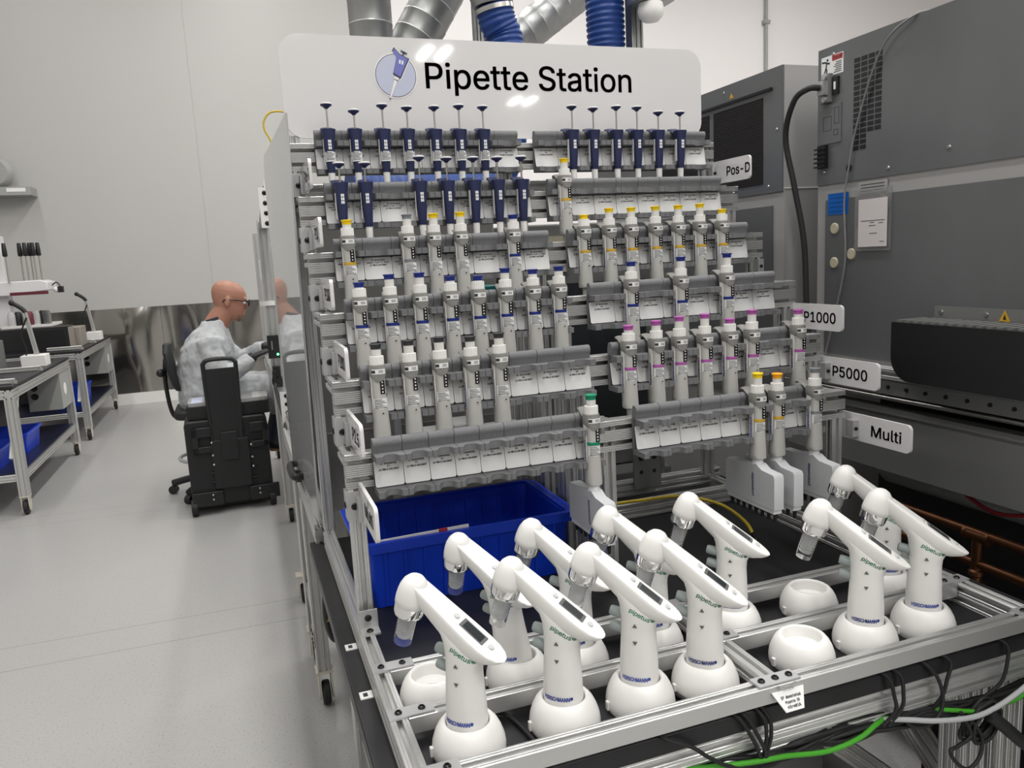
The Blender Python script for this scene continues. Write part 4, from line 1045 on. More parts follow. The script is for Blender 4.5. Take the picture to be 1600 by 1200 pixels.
# ------------------------------------------------------------------ ducts and hoses overhead
def ducts():
    b = MB(); pr = []
    z = 2.3
    while z < 6.2:
        pr += [(.105, z), (.105, z+.108), (.1065, z+.110), (.1065, z+.113), (.105, z+.115)]; z += .118
    b.lathe(pr, 36, (.757, 4.0, 0)); tag(b.build('spiral_duct', 'galv', ang=50), 'upright galvanised spiral duct behind the sign, leftmost of the ducts', 'duct')
    def inclined(p0, p1, r, lab):
        p0 = Vector(p0); p1 = Vector(p1); L = (p1-p0).length; pr = []; t = 0
        while t < L: pr += [(r, t), (r, t+.084), (r*1.014, t+.086), (r*1.014, t+.089), (r, t+.091)]; t += .092
        tag(MB().lathe(pr, 36, p0, p1-p0).build('spiral_duct', 'galv', ang=50), lab, 'duct')
    inclined((.86, 4.1, 2.40), (1.75, 4.1, 3.80), .118, 'wide slanted galvanised spiral duct behind the sign right of the upright duct')
    inclined((1.38, 4.3, 2.52), (2.9, 4.3, 3.60), .105, 'slanted grey duct between the two blue hoses')
    b = MB()
    for x, y in ((1.23, 3.8), (1.265, 3.8)): extr(b, (x, y, 1.9), (x, y, 6.2), .03, .03)
    tag(b.build('strut_post', 'galv'), 'narrow galvanised double strut post beside the left blue hose', 'post')
    b = MB(); extr(b, (1.892, 3.42, 2.03), (1.892, 3.42, 6.2), .05, .05); b.box(1.855, 1.863, 3.39, 3.45, 2.03, 6.2)
    tag(b.build('strut_post', 'galv'), 'tall galvanised strut post right of the right blue hose', 'post')
    b = MB().box(1.82, 2.0, 3.25, 3.37, 2.60, 2.70); tag(b.build('junction_box', 'galv', bevel=.004), 'grey metal box on the strut post above the white dome camera', 'box')
    b = MB().lathe([(.055, 0), (.06, -.03), (.055, -.055), (.035, -.075), (0, -.082)], 24, (1.905, 3.3, 2.598), (0, 0, 1), 0, True); tag(b.build('dome_camera', 'white_rough'), 'white dome camera hanging beside the strut post', 'camera')
    def hose(name_lab, pts, r):
        b = MB(); Q = []; P = [Vector(p) for p in pts]; acc = 0
        for i in range(len(P)-1):
            p0 = P[max(i-1, 0)]; p1 = P[i]; p2 = P[i+1]; p3 = P[min(i+2, len(P)-1)]
            for k in range(200):
                t = k/200; q = .5*((2*p1)+(p2-p0)*t+(2*p0-5*p1+4*p2-p3)*t*t+(3*p1-p0-3*p2+p3)*t**3)
                if not Q or (q-Q[-1]).length >= .0055: Q.append(q)
        b.tube(Q, r, 20, 0, 1, lambda i, t: (1.0, .985, .93, .93)[i % 4])
        o = tag(b.build('flexible_hose', 'hose_blue', ang=80), name_lab, 'hose'); return o
    o = hose('blue ribbed flexible hose bending down behind the middle of the sign', [(1.222, 3.5, 2.61), (1.238, 3.5, 2.545), (1.268, 3.5, 2.46), (1.27, 3.46, 2.25), (1.14, 3.25, 1.92), (.90, 2.95, 1.755), (.60, 2.75, 1.735), (.40, 2.72, 1.735)], .086)
    MB().lathe([(.09, 0), (.09, .02)], 30, (1.226, 3.5, 2.585), (-.2, 0, 1)).build('hose_clamp', 'steel', o)
    b = MB().lathe([(.088, 0), (.12, .10), (.12, .5)], 30, (1.22, 3.5, 2.612), (-.1, 0, 1)); b.build('duct_collar', 'galv', o)
    hose('straight blue ribbed flexible hose behind the right part of the sign', [(1.745, 3.5, 3.9), (1.765, 3.5, 3.2), (1.775, 3.5, 2.6), (1.782, 3.5, 2.3), (1.76, 3.4, 2.0)], .092)
ducts()

# ------------------------------------------------------------------ enclosure door and cart legs at the left of the station
def enclosure():
    P = [(2.12, .80), (2.0, 1.62), (1.965, 1.862), (2.62, 1.875)]
    for i in range(9):
        a = math.radians(90-90*i/8); P.append((2.82+.12*math.cos(a), 1.765+.12*math.sin(a)))
    P += [(2.94, .80)]
    o = tag(MB().prism(P, lambda a, c, d: (d-.0155*(a-2.1), a, c), .152, .157).build('splash_shield', 'panel_film'), 'glossy pale plastic side panel seen edge-on at the left of the station', 'panel')
    b = MB().box(.128, .150, 2.60, 2.615, .80, .84); b.tube([(.15, 2.50, .845), (.120, 2.50, .845), (.115, 2.60, .842), (.12, 2.70, .838), (.15, 2.70, .838)], .012, 10); b.build('pull_handle', 'black', o)
    root = thing('enclosure_cart', 'aluminium profile cart on castors left of the station below the glossy panel', 'cart', (.16, 2.6, 0))
    off = Vector((-.16, -2.6, 0))
    def part(mb, n, m='alu'): return mb.build(n, m, root, off)
    part(extr(MB(), (.155, 2.13, .77), (.155, 3.55, .77), .03, .06), 'side_beam')
    for y in (2.60, 2.93): part(extr(MB(), (.156, y, .13), (.156, y, .74), .045, .06, cell=.03), 'leg')
    part(extr(MB(), (.165, 2.75, .62), (.165, 3.35, .20)), 'brace'); part(extr(MB(), (.156, 2.63, .30), (.156, 2.90, .30), .03, .06), 'stretcher')
    part(extr(MB(), (.17, 2.62, .27), (.24, 2.62, .27), .03, .06), 'stretcher')
    part(extr(MB(), (.18, 3.5, .13), (.18, 3.5, .74), .045, .06, cell=.03), 'leg')
    b = MB().box(.131, .134, 2.57, 2.63, .22, .285)
    for z in (.237, .268):
        for y in (2.585, 2.615): bolt(b, (.131, y, z), (-1, 0, 0), .006)
    part(b, 'corner_plate', ['alu_plate', 'black_gloss'])
    for y in (2.60, 2.93, 3.5): castor(root, off, .158, y, .13)
def castor(root, off, x, y, ztop, r=.042):
    b = MB().box(x-.03, x+.03, y-.03, y+.03, ztop-.008, ztop); 
    P = [(-.03, ztop-.01), (.03, ztop-.01), (.032, .06), (.012, .025), (-.02, .025), (-.034, .06)]
    for xx in (-.024, .018): b.prism(P, lambda a, c, d: (x+d, y+a, c), xx, xx+.006)
    o = b.build('castor_fork', 'caster_pale', root, off)
    MB().lathe([(r*.5, -.013), (r*.9, -.013), (r, -.008), (r, .008), (r*.9, .013), (r*.5, .013)], 24, (x, y-.005, r), (1, 0, 0)).build('wheel', 'black_rubber', o)
enclosure()
def far_station():
    root = thing('workstation_frame', 'tall aluminium workstation frame where the seated man works', 'workstation', (.5, 4.7, 0))
    off = Vector((-.5, -4.7, 0))
    def part(mb, n, m='alu', **k): return mb.build(n, m, root, off, **k)
    part(extr(MB(), (.185, 4.7, .11), (.185, 4.7, 1.78), .06, .045), 'post'); part(extr(MB(), (.192, 3.80, .84), (.192, 3.80, 1.80), .04, .045, cell=.045), 'post')
    part(extr(MB(), (.20, 6.4, .11), (.20, 6.4, 1.78), .06, .045), 'post')
    b = MB().box(.172, .177, 3.77, 3.83, 1.72, 1.90)
    for z in (1.75, 1.79, 1.83, 1.87): bolt(b, (.172, 3.80, z), (-1, 0, 0), .010)
    b.box(.146, .200, 3.772, 3.777, 1.69, 1.87)
    for z in (1.71, 1.755, 1.80, 1.845): bolt(b, (.172, 3.772, z), (0, -1, 0), .011)
    part(b, 'drilled_plate', ['white_rough', 'black_gloss'])
    b = MB().box(.150, .203, 3.772, 3.777, .77, .93)
    for z in (.79, .83, .87, .91): bolt(b, (.177, 3.772, z), (0, -1, 0), .010)
    b.box(.158, .200, 3.775, 3.81, .735, .77, 1)
    part(b, 'drilled_plate', ['white_rough', 'black_gloss'])
    part(extr(MB(), (.19, 4.72, 1.74), (.19, 3.82, 1.86), .045, .045, cell=.045), 'brace')
    part(extr(MB(), (.185, 3.5, .79), (.185, 6.4, .79), .045, .045), 'beam')
    part(MB().box(.17, .95, 3.5, 6.4, .815, .835), 'steel_top', 'galv')
    part(MB().tube([(.165, 4.6, .93), (.165, 4.58, .83), (.165, 4.1, .80), (.165, 3.6, .76)], .012, 8), 'edge_seal', 'black')
    part(MB().box(.145, .155, 4.67, 4.73, 1.45, 1.56), 'bracket', 'white_rough'); part(MB().box(.13, .27, 4.66, 4.675, 1.30, 1.325), 'bracket', 'white_rough')
    b = MB().box(.145, .212, 4.62, 4.67, 1.00, 1.13); b.box(.165, .172, 4.618, 4.62, 1.05, 1.10, 1); b.ball((.196, 4.619, 1.022), .007, 10, 2); b.box(.160, .200, 4.63, 4.67, .88, .95, 0); b.box(.150, .215, 4.61, 4.68, .85, .885, 0)
    part(b, 'sensor_box', ['black', 'grey_panel', 'led_green'])
    part(MB().box(.95, .97, 3.5, 6.4, .835, 1.6), 'back_panel', 'galv')
    part(extr(MB(), (.21, 3.5, .11), (.21, 3.5, .77), .045, .045, cell=.045), 'leg')
    castor(root, off, .185, 4.7, .11); castor(root, off, .2, 6.4, .11); castor(root, off, .21, 3.5, .11)
far_station()
cable('yellow_tube', 'thin yellow loop of tubing above the glossy side panel', [(.176, 2.8, 1.87), (.165, 2.8, 1.925), (.150, 2.8, 1.955), (.148, 2.8, 1.985), (.165, 2.8, 2.012), (.192, 2.8, 2.020), (.222, 2.8, 2.015), (.24, 2.8, 1.99), (.245, 2.8, 1.96)], .0032, 'yellow_cable')
cable('striped_cable', 'yellow and black cable looped under the station cart', [(.165, 2.2, .62), (.155, 2.19, .50), (.17, 2.22, .42), (.19, 2.25, .40)], .012, 'black')
MB().tube([(.157, 2.192, .53), (.1575, 2.192, .49)], .0135, 8, 0, 1).build('yellow_sleeve', 'yellow_cable', bpy.data.objects['striped_cable'])

# ------------------------------------------------------------------ carts on the left
def left_cart(x1, y0, y1, lab, skip):
    root = thing('equipment_cart', lab, 'cart', (x1-.4, (y0+y1)/2, 0)); off = -Vector(root.location)
    x0 = x1-.78
    def part(mb, n, m='alu', **k): return mb.build(n, m, root, off, **k)
    part(MB().box(x0, x1, y0, y1, .835, .855), 'worktop', 'board', bevel=.002)
    for x in (x0+.03, x1-.03):
        part(extr(MB(), (x, y0, .80), (x, y1, .80), .06, .06), 'top_rail'); part(extr(MB(), (x, y0+.06, .25), (x, y1-.06, .25), .04, .045, cell=.0225), 'shelf_rail')
        for y in (y0+.03, y1-.03):
            part(extr(MB(), (x, y, .125), (x, y, .77), .06, .06), 'leg'); castor(root, off, x, y, .125, .048)
    for y in (y0+.03, y1-.03):
        part(extr(MB(), (x0+.06, y, .80), (x1-.06, y, .80), .06, .06), 'top_rail'); part(extr(MB(), (x0+.05, y, .25), (x1-.05, y, .25), .04, .045, cell=.0225), 'shelf_rail')
    part(MB().box(x0+.03, x1-.03, y0+.03, y1-.03, .272, .285), 'lower_shelf', 'deck_navy')
    part(extr(MB(), (x1-.09, y0+.10, .36), (x1-.09, y0+.45, .77)), 'brace')
    for y in (y0+.12, y0+.85):    # little raised stops on the edge
        b = MB(); extr(b, (x1-.30, y, .875), (x1-.01, y, .875)); extr(b, (x1-.015, y, .80), (x1-.015, y, .875)); part(b, 'edge_stop')
    # grey control box hung under the top with two sockets
    yb = y1-.42
    b = MB().box(x1-.25, x1-.01, yb, yb+.36, .47, .768)
    for z in (.66, .59): b.lathe([(.026, 0), (.026, .004), (.015, .002), (0, .002)], 20, (x1-.20, yb, z), (0, -1, 0), 1, False)
    b.lathe([(.05, 0), (.05, .001)], 24, (x1-.01, yb+.16, .62), (1, 0, 0), 2)
    part(b, 'control_box', ['box_grey', 'ink', 'card'])
    return root
left_cart(-1.40, 5.70, 7.53, 'aluminium equipment cart at the left edge nearest the camera', 0)
left_cart(-1.40, 8.12, 9.95, 'aluminium equipment cart at the left near the far steel wall', 0)
def tub(name, lab, x, y, z, sx, sy, h, group):
    b = MB(); R = lambda a, c, z_: [(p[0], p[1], z_) for p in rrect(-a, a, -c, c, .015, 3)]
    b.loft([R(sx*.9, sy*.9, 0), R(sx*.98, sy*.98, h-.02), R(sx+.008, sy+.008, h-.02), R(sx+.008, sy+.008, h), R(sx*.96, sy*.96, h), R(sx*.88, sy*.88, .006)])
    tag(b.build(name, 'bin_blue', None, (x, y, z)), lab, 'bin', group)
tub('storage_bin', 'blue plastic bin at the front of the lower shelf of the nearest left cart', -1.72, 6.05, .2855, .15, .20, .14, None)
tub('storage_bin', 'blue plastic bin further back on the lower shelf of the nearest left cart', -1.66, 6.52, .2855, .15, .22, .15, None)
tub('storage_bin', 'blue plastic bin on the lower shelf of the far left cart', -1.62, 8.72, .2855, .13, .22, .19, None)
def left_items():
    for nm, y, lab in (('a', 6.85, 'nearest left cart'), ('b', 9.2, 'far left cart')):
        MBx = MB().box(-.18, .18, -.3, .3, 0, .44); o = MBx.build('equipment_box', 'black', None, (-1.98, y, .2855), bevel=.006)
        tag(o, 'black equipment box standing on the lower shelf of the %s' % lab, 'box')
    b = MB().box(-.30, .30, -.14, .14, 0, .22); b.box(-.27, .27, -.143, -.14, .02, .20, 1)
    b.box(.30, .302, -.13, .13, .01, .21, 2)
    o = tag(b.build('instrument_box', ['black', 'ink', 'brown_board'], None, (-1.82, 8.46, .8555), bevel=.004), 'long black instrument box on the far left cart', 'instrument')
    o = tag(MB().box(-.13, .13, -.16, .16, 0, .19).build('instrument_box', 'brown_board', None, (-1.60, 8.78, .8555), bevel=.004), 'brown instrument box behind the long black box', 'instrument')
    b = MB().box(-.30, .28, -.2, .2, 0, .22); tag(b.build('instrument_box', 'machine_beam', None, (-2.0, 6.75, .8555), bevel=.006), 'dark grey instrument box on the nearest left cart at the photo edge', 'instrument')
    # robotic pipetting instrument
    root = thing('liquid_handler', 'white liquid handling instrument with six upright plungers on the far left cart', 'instrument', (-1.95, 8.75, 1.078))
    off = -Vector(root.location)
    b = MB().prism([(-2.35, 1.385), (-2.35, 1.50), (-2.12, 1.515), (-1.74, 1.52), (-1.68, 1.50), (-1.68, 1.42), (-1.95, 1.40), (-2.0, 1.385)], XZ, 8.55, 8.95); b.build('white_head', 'instr_white', root, off, bevel=.008)
    MB().box(-2.0, -1.68, 8.545, 8.55, 1.385, 1.415).build('maroon_strip', 'instr_maroon', root, off)
    MB().box(-2.18, -2.04, 8.65, 8.8, 1.078, 1.95).build('column', 'instr_white', root, off, bevel=.006)
    MB().box(-2.10, -1.68, 8.50, 8.98, 1.078, 1.10).build('deck', 'white_rough', root, off)
    for x, y in ((-1.985, 8.52), (-1.878, 8.60), (-1.828, 8.57), (-1.803, 8.64), (-1.768, 8.60), (-1.733, 8.64)):
        b = MB().cyl((x, y, 1.50), (x, y, 1.76), .008); o = b.build('plunger_rod', 'steel', root, off)
        MB().lathe([(.017, 1.75), (.021, 1.76), (.021, 1.80), (.016, 1.87), (.013, 1.875)], 14, (x, y, 0), (0, 0, 1)).build('knob', 'black', o)
    MB().tube([(-1.685, 8.75, 1.46), (-1.64, 8.75, 1.49), (-1.61, 8.75, 1.45), (-1.60, 8.75, 1.40)], .006, 8).build('cable', 'black', root, off)
    b = MB().ball((-1.645, 8.75, 1.42), .03, 16); b.box(-1.63, -1.585, 8.72, 8.78, 1.39, 1.45, 1); b.build('camera_head', ['white_rough', 'black'], root, off)
    for i in range(7):
        b = MB().lathe([(.03, 0), (.034, .02), (.034, .10), (.02, .13), (0, .13)], 14, (-2.02+.05*i, 8.56+.03*(i % 3), 1.1005), (0, 0, 1))
        tag(b.build('reagent_bottle', ['frosted', 'black', 'clear', 'instr_maroon'][i % 4]), '%s bottle, %s from the left on the deck of the white instrument' % (['frosted', 'black', 'clear', 'maroon'][i % 4], ORD[i]), 'bottle', 'bottles on the instrument deck')
    for nm, x, y, lab in (('a', -1.50, 6.92, 'nearest left cart'), ('b', -1.47, 9.40, 'far left cart')):
        root = thing('wand_stand', 'pale post holding a black angled wand on the %s' % lab, 'stand', (x, y, .8555))
        MB().box(-.10, .07, -.08, .08, 0, .09).build('base', 'white_rough', root, bevel=.004)
        extr(MB(), (0, 0, .09), (-.04, 0, .42), .03, .03).build('post', 'alu', root)
        b = MB().tube([(-.035, 0, .42), (-.055, 0, .45), (-.09, 0, .48), (-.115, 0, .495)], .017, 10); b.ball((-.118, 0, .498), .022, 12); b.build('wand', 'black', root)
        MB().tube([(-.03, -.02, .38), (-.08, -.03, .25), (-.06, -.03, .12), (-.10, -.05, .02)], .006, 8).build('cord', 'black', root)
left_items()

# ------------------------------------------------------------------ tool case, organiser, chair, person
def tool_case():
    root = thing('rolling_case', 'black rolling tool case with extended pull handle behind the seated man', 'case', (-.14, 5.2, 0), 0.03)
    X, T = .245, .60
    MB().prism(rrect(-X, X, .055, T, .03, 4), lambda a, c, d: (a, d, c), -.10, .22).build('shell', 'case_black', root, bevel=.008)
    b = MB().box(-.10, .12, -.125, -.095, .16, .47); b.box(-.04, .06, -.135, -.12, .34, .52)
    for sx in (-1, 1):
        cx = .02+sx*.17
        b.box(cx-.055, cx+.055, -.128, -.1, .50, .56); b.box(cx-.055, cx+.055, -.128, -.1, .40, .44); b.box(*sorted((cx+sx*.02, cx+sx*.055)), -.128, -.1, .40, .56)
        b.box(cx-.09, cx+.09, -.13, -.1, .06, .15)
        for z in (.36, .30, .44): b.ball((.02+sx*.115, -.125, z-.02*sx), .008, 10, 1)
        for z in (.10, .13): b.ball((cx-.03*sx, -.130, z), .007, 10, 1)
    for z in (.20, .26): b.box(-.12, .16, -.118, -.098, z, z+.012)
    b.build('moulded_back', ['black', 'steel'], root, bevel=.004)
    hx0, hx1 = -.095, .095; b = MB()
    b.prism(rrect(hx0+.004, hx1-.004, .45, .918, .01, 3), lambda a, c, d: (a, d, c), -.120, -.100)
    b.tube([(hx0+.01, -.11, .45), (hx0, -.11, .90), (hx0+.005, -.11, .955), (hx0+.04, -.11, .975), (hx1-.04, -.11, .975), (hx1-.005, -.11, .955), (hx1, -.11, .90), (hx1-.01, -.11, .45)], .014, 10, 0, 4)
    b.build('pull_handle', 'black', root)
    for sx in (-1, 1):
        MB().lathe([(.03, -.02), (.050, -.018), (.053, -.01), (.053, .01), (.050, .018), (.03, .02)], 20, (sx*.235, -.09, .053), (1, 0, 0)).build('wheel', 'black_rubber', root)
    b = MB()
    b.box(-X, X, -.02, .22, .02, .055); b.build('foot', 'black', root)
    o = thing('organizer_case', 'flat black organiser with clear lid lying on the rolling case', 'case', (-.11, 5.27, .601))
    MB().prism(rrect(-.25, .25, -.13, .13, .03, 3), XY, 0, .085).build('tray', 'case_black', o, bevel=.004)
    b = MB().prism(rrect(-.24, .24, -.125, .125, .03, 3), XY, .085, .105)
    b.build('clear_lid', 'frosted', o)
    for i in range(6): MB().box(-.22+.075*i, -.155+.075*i, -.11, .11, .1052, .1065).build('compartment', ['icon_pale', 'grey_panel', 'machine_light'][i % 3], o)
tool_case()
PX, PY = -.07, 5.65
def chair():
    root = thing('lab_chair', 'black lab chair with foot ring under the seated man', 'chair', (-.26, PY, 0))
    off = Vector((.26, -PY, 0))
    MB().prism(rrect(-.46, -.02, PY-.23, PY+.23, .08, 5), XY, .555, .615).build('seat', 'black_rubber', root, off, bevel=.015)
    R = []
    for z, x, w in ((.74, -.415, .12), (.78, -.43, .19), (.90, -.455, .21), (1.0, -.465, .18), (1.05, -.462, .09)):
        R.append([(x+.028*math.cos(2*PI*i/20), PY+w*math.sin(2*PI*i/20), z) for i in range(20)])
    MB().loft(R).build('backrest', 'black_rubber', root, off)
    b = MB().tube([(-.485, PY, .95), (-.50, PY, .80), (-.485, PY, .60), (-.44, PY, .54), (-.30, PY, .54)], .014, 10); b.ball((-.52, PY-.03, .86), .028, 12); b.build('back_bar', 'black', root, off)
    MB().cyl((-.26, PY, .10), (-.26, PY, .555), .025).build('gas_column', 'black', root, off)
    b = MB(); b.tube([(-.26+.21*math.cos(2*PI*i/20), PY+.21*math.sin(2*PI*i/20), .26) for i in range(21)], .012, 8, 0, 1)
    for i in range(3): b.cyl((-.26, PY, .27), (-.26+.21*math.cos(2.1*i), PY+.21*math.sin(2.1*i), .26), .008)
    b.build('foot_ring', 'grey_cable', root, off)
    for i in range(5):
        a = 2*PI*i/5+.35; c, s = math.cos(a), math.sin(a)
        MB().tube([(-.26, PY, .11), (-.26+.15*c, PY+.15*s, .105), (-.26+.29*c, PY+.29*s, .075)], .024, 8).build('base_arm', 'black', root, off)
        MB().lathe([(.015, -.022), (.03, -.02), (.03, .02), (.015, .022)], 16, (-.26+.29*c, PY+.29*s, .030), (-s, c, 0)).build('castor', 'black_rubber', root, off)
chair()
def blob(name, m, parent, off, mb, vox, smooth=6):
    o = mb.build(name, m, parent, off)
    r = o.modifiers.new('skin', 'REMESH'); r.mode = 'VOXEL'; r.voxel_size = vox; r.use_smooth_shade = True
    s = o.modifiers.new('relax', 'SMOOTH'); s.iterations = smooth; s.factor = .5
    return o
def hand(mb, w, d, up, sc=1.0):
    # palm and five fingers from wrist w along d
    d = Vector(d).normalized(); up = Vector(up); side = d.cross(up).normalized(); up = side.cross(d).normalized(); w = Vector(w)
    mb.loft([[tuple(w+d*t+side*(a*math.cos(2*PI*i/14))+up*(b_*math.sin(2*PI*i/14))) for i in range(14)] for t, a, b_ in ((-.03, .029, .024), (.0, .03, .02), (.04, .042, .017), (.085, .044, .015), (.10, .038, .012))])
    for j, (off_, L) in enumerate(((-.030, .060), (-.011, .075), (.011, .080), (.031, .070))):
        p = w+d*.085+side*off_
        mb.tube([p, p+d*L*.45-up*.008, p+d*L*.8-up*.028, p+d*L*.9-up*.048], .0095, 8, 0, 3)
    p = w+d*.03-side*.036
    mb.tube([p, p+d*.035-side*.020-up*.01, p+d*.065-side*.014-up*.025], .0105, 8, 0, 3)
def person():
    root = thing('person', 'bald person in a pale lab coat, black gloves and glasses, seated at a workstation', 'person', (-.26, PY, .6155))
    off = -Vector(root.location)
    hx, hz = -.065, 1.318
    b = MB(); R = []
    # head: rings from chin to crown (z, centre x, half length, half width)
    for dz, cx, a, w in ((-.128, .045, .030, .028), (-.115, .038, .055, .045), (-.09, .022, .080, .062), (-.06, .010, .094, .071), (-.03, .002, .101, .075), (0, -.004, .106, .078), (.03, -.008, .109, .080), (.06, -.012, .104, .077), (.085, -.016, .090, .067), (.105, -.018, .066, .050), (.116, -.018, .034, .026), (.119, -.018, .008, .006)):
        R.append([(hx+cx+a*math.cos(2*PI*i/28), PY+w*math.sin(2*PI*i/28), hz+dz) for i in range(28)])
    b.loft(R)
    b.loft([[(hx+.090+x, PY+w*math.cos(2*PI*i/10), hz+z+h*math.sin(2*PI*i/10)) for i in range(10)] for x, z, w, h in ((.0, -.012, .016, .030), (.015, -.022, .014, .020), (.027, -.032, .011, .011), (.030, -.034, .004, .004))])   # nose
    b.box(hx+.075, hx+.101, PY-.045, PY+.045, hz+.014, hz+.028)                               # brow
    b.loft([[(hx+.078+x, PY+w*math.cos(2*PI*i/12), hz-.071+h*math.sin(2*PI*i/12)) for i in range(12)] for x, w, h in ((0, .026, .010), (.014, .022, .006), (.017, .010, .003))])  # lips
    for sy in (-1, 1): b.loft([[(hx-.012+a*math.cos(2*PI*i/12)*.8, PY+sy*(.074+t), hz-.014+a*1.5*math.sin(2*PI*i/12)) for i in range(12)] for t, a in ((-.01, .016), (.008, .022), (.016, .021), (.018, .012))])
    def nod(mb, n0=0):
        a = math.radians(13); cx, cz = hx-.03, hz-.11
        for q in range(n0, len(mb.v)):
            x, y, z = mb.v[q]; dx, dz = (x-cx)*1.06, (z-cz)*1.06
            mb.v[q] = (cx+dx*math.cos(a)+dz*math.sin(a), PY+(y-PY)*1.06, cz-dx*math.sin(a)+dz*math.cos(a))
    nod(b)
    b.tube([(hx+.01, PY, hz-.05), (hx-.04, PY, hz-.115), (-.150, PY, 1.135), (-.18, PY, 1.05)], .070, 16, 0, 4, lambda i, t: 1+.25*t)   # neck
    # trunk, legs and arms under the clothes
    b.loft([[(cx+a*math.cos(2*PI*i/24), PY+w*math.sin(2*PI*i/24), z) for i in range(24)] for z, cx, a, w in ((.62, -.24, .15, .17), (.75, -.25, .15, .175), (.9, -.235, .145, .18), (1.02, -.215, .13, .19), (1.10, -.19, .095, .17), (1.16, -.165, .06, .09))])
    for sy in (-1, 1):
        b.tube([(-.22, PY+sy*.09, .68), (.02, PY+sy*.11, .69), (.20, PY+sy*.12, .68), (.23, PY+sy*.12, .60), (.19, PY+sy*.12, .42), (.14, PY+sy*.12, .31)], .075, 14, 0, 4, lambda i, t: 1-.42*t)
        b.tube([(.12, PY+sy*.12, .30), (.20, PY+sy*.125, .295), (.27, PY+sy*.13, .29)], .042, 12, 0, 3)
    arms = {-1: [(-.19, PY-.19, 1.06), (-.17, PY-.25, .95), (-.115, PY-.275, .845), (-.02, PY-.265, .875), (.055, PY-.235, .925)], 1: [(-.17, PY+.19, 1.06), (-.10, PY+.25, .95), (-.01, PY+.26, .87), (.08, PY+.20, .92), (.16, PY+.13, .96)]}
    for sy in (-1, 1): b.tube(arms[sy], .047, 14, 0, 5, lambda i, t: 1.1-.4*t)
    blob('body', 'skin', root, off, b, .0065, 5)
    # coat
    c = MB()
    c.loft([[(cx+a*math.cos(2*PI*i/28)*(1+.012*math.sin(5*i+z*40)), PY+w*math.sin(2*PI*i/28)*(1+.012*math.sin(7*i+z*31)), z) for i in range(28)] for z, cx, a, w in ((.56, -.22, .195, .225), (.66, -.235, .19, .22), (.75, -.245, .185, .215), (.84, -.237, .187, .222), (.92, -.228, .182, .222), (1.0, -.212, .17, .228), (1.06, -.198, .150, .225), (1.11, -.182, .118, .185), (1.155, -.163, .088, .12), (1.185, -.152, .080, .092))])
    for sy in (-1, 1): c.tube(arms[sy], .066, 16, 0, 5, lambda i, t: 1.22-.45*t+.05*math.sin(t*23))
    for sy in (-1, 1): c.tube([(-.22, PY+sy*.09, .69), (.02, PY+sy*.11, .70), (.22, PY+sy*.12, .67), (.24, PY+sy*.12, .52)], .102, 14, 0, 4, lambda i, t: 1.05-.1*t)
    o = blob('lab_coat', 'coat', root, off, c, .008, 3)
    tx = bpy.data.textures.new('cloth_folds', 'CLOUDS'); tx.noise_scale = .06; tx.noise_depth = 3
    d = o.modifiers.new('folds', 'DISPLACE'); d.texture = tx; d.strength = .022; d.mid_level = .5
    b = MB().lathe([(.079, 0), (.083, .012), (.079, .026), (.072, .026), (.072, 0)], 24, (-.148, PY, 1.178), (-.28, 0, 1), 0, True); b.build('shirt_collar', 'shirt', root, off)
    for w, dd, el in (((.075, PY-.222, .94), (.9, .28, .28), (.02, PY-.245, .905)), ((.175, PY+.115, .968), (.9, -.35, .12), (.13, PY+.155, .945))):
        g = MB(); hand(g, w, dd, (0, 0, 1)); g.tube([el, w], .034, 12, 0, 1); blob('glove', 'black_rubber', root, off, g, .005, 2)
    for sy in (-1, 1):
        t = MB().tube([(.02, PY+sy*.11, .69), (.20, PY+sy*.12, .68), (.235, PY+sy*.12, .60), (.195, PY+sy*.12, .42), (.145, PY+sy*.12, .32)], .078, 14, 0, 4, lambda i, t: 1-.25*t); t.build('trouser_leg', 'trousers', root, off)
        t = MB().tube([(.09, PY+sy*.12, .325), (.14, PY+sy*.12, .315), (.24, PY+sy*.128, .30), (.285, PY+sy*.13, .29)], .050, 12, 0, 3); t.build('shoe', 'black', root, off)
    # beard shadow hugging jaw and chin
    b = MB(); R = []
    for dz, cx, a, w in ((-.131, .047, .030, .026), (-.117, .040, .0565, .0465), (-.100, .030, .0735, .0575), (-.088, .023, .0825, .0645)):
        R.append([(hx+cx+a*math.cos(-1.05+2.1*i/16), PY+w*1.02*math.sin(-1.05+2.1*i/16), hz+dz) for i in range(17)])
    vs = [p for r in R for p in r]; b.add(vs, [(k*17+i, k*17+i+1, (k+1)*17+i+1, (k+1)*17+i) for k in range(3) for i in range(16)]); nod(b); b.build('beard', 'beard', root, off)
    b = MB()
    for sy in (-1, 1):
        cy = PY+sy*.034; P = [(hx+.119, cy+.026*math.cos(2*PI*i/16), hz-.002+.021*math.sin(2*PI*i/16)) for i in range(17)]
        b.tube(P, .0042, 6, 0, 1); b.tube([(hx+.118, PY+sy*.062, hz+.006), (hx+.05, PY+sy*.085, hz+.006), (hx-.025, PY+sy*.085, hz+.0), (hx-.04, PY+sy*.083, hz-.02)], .0042, 6, 0, 3)
    b.tube([(hx+.119, PY-.008, hz+.004), (hx+.119, PY+.008, hz+.004)], .0035, 6, 0, 1)
    for sy in (-1, 1): b.lathe([(.024, 0), (.024, .001)], 16, (hx+.118, PY+sy*.034, hz-.002), (1, 0, 0), 1)
    nod(b); b.build('glasses', ['black_gloss', 'lens'], root, off)
    b = MB()
    for sy in (-1, 1): b.ball((hx+.088, PY+sy*.033, hz-.002), .012, 12)
    nod(b); b.build('eyes', 'card', root, off)
person()

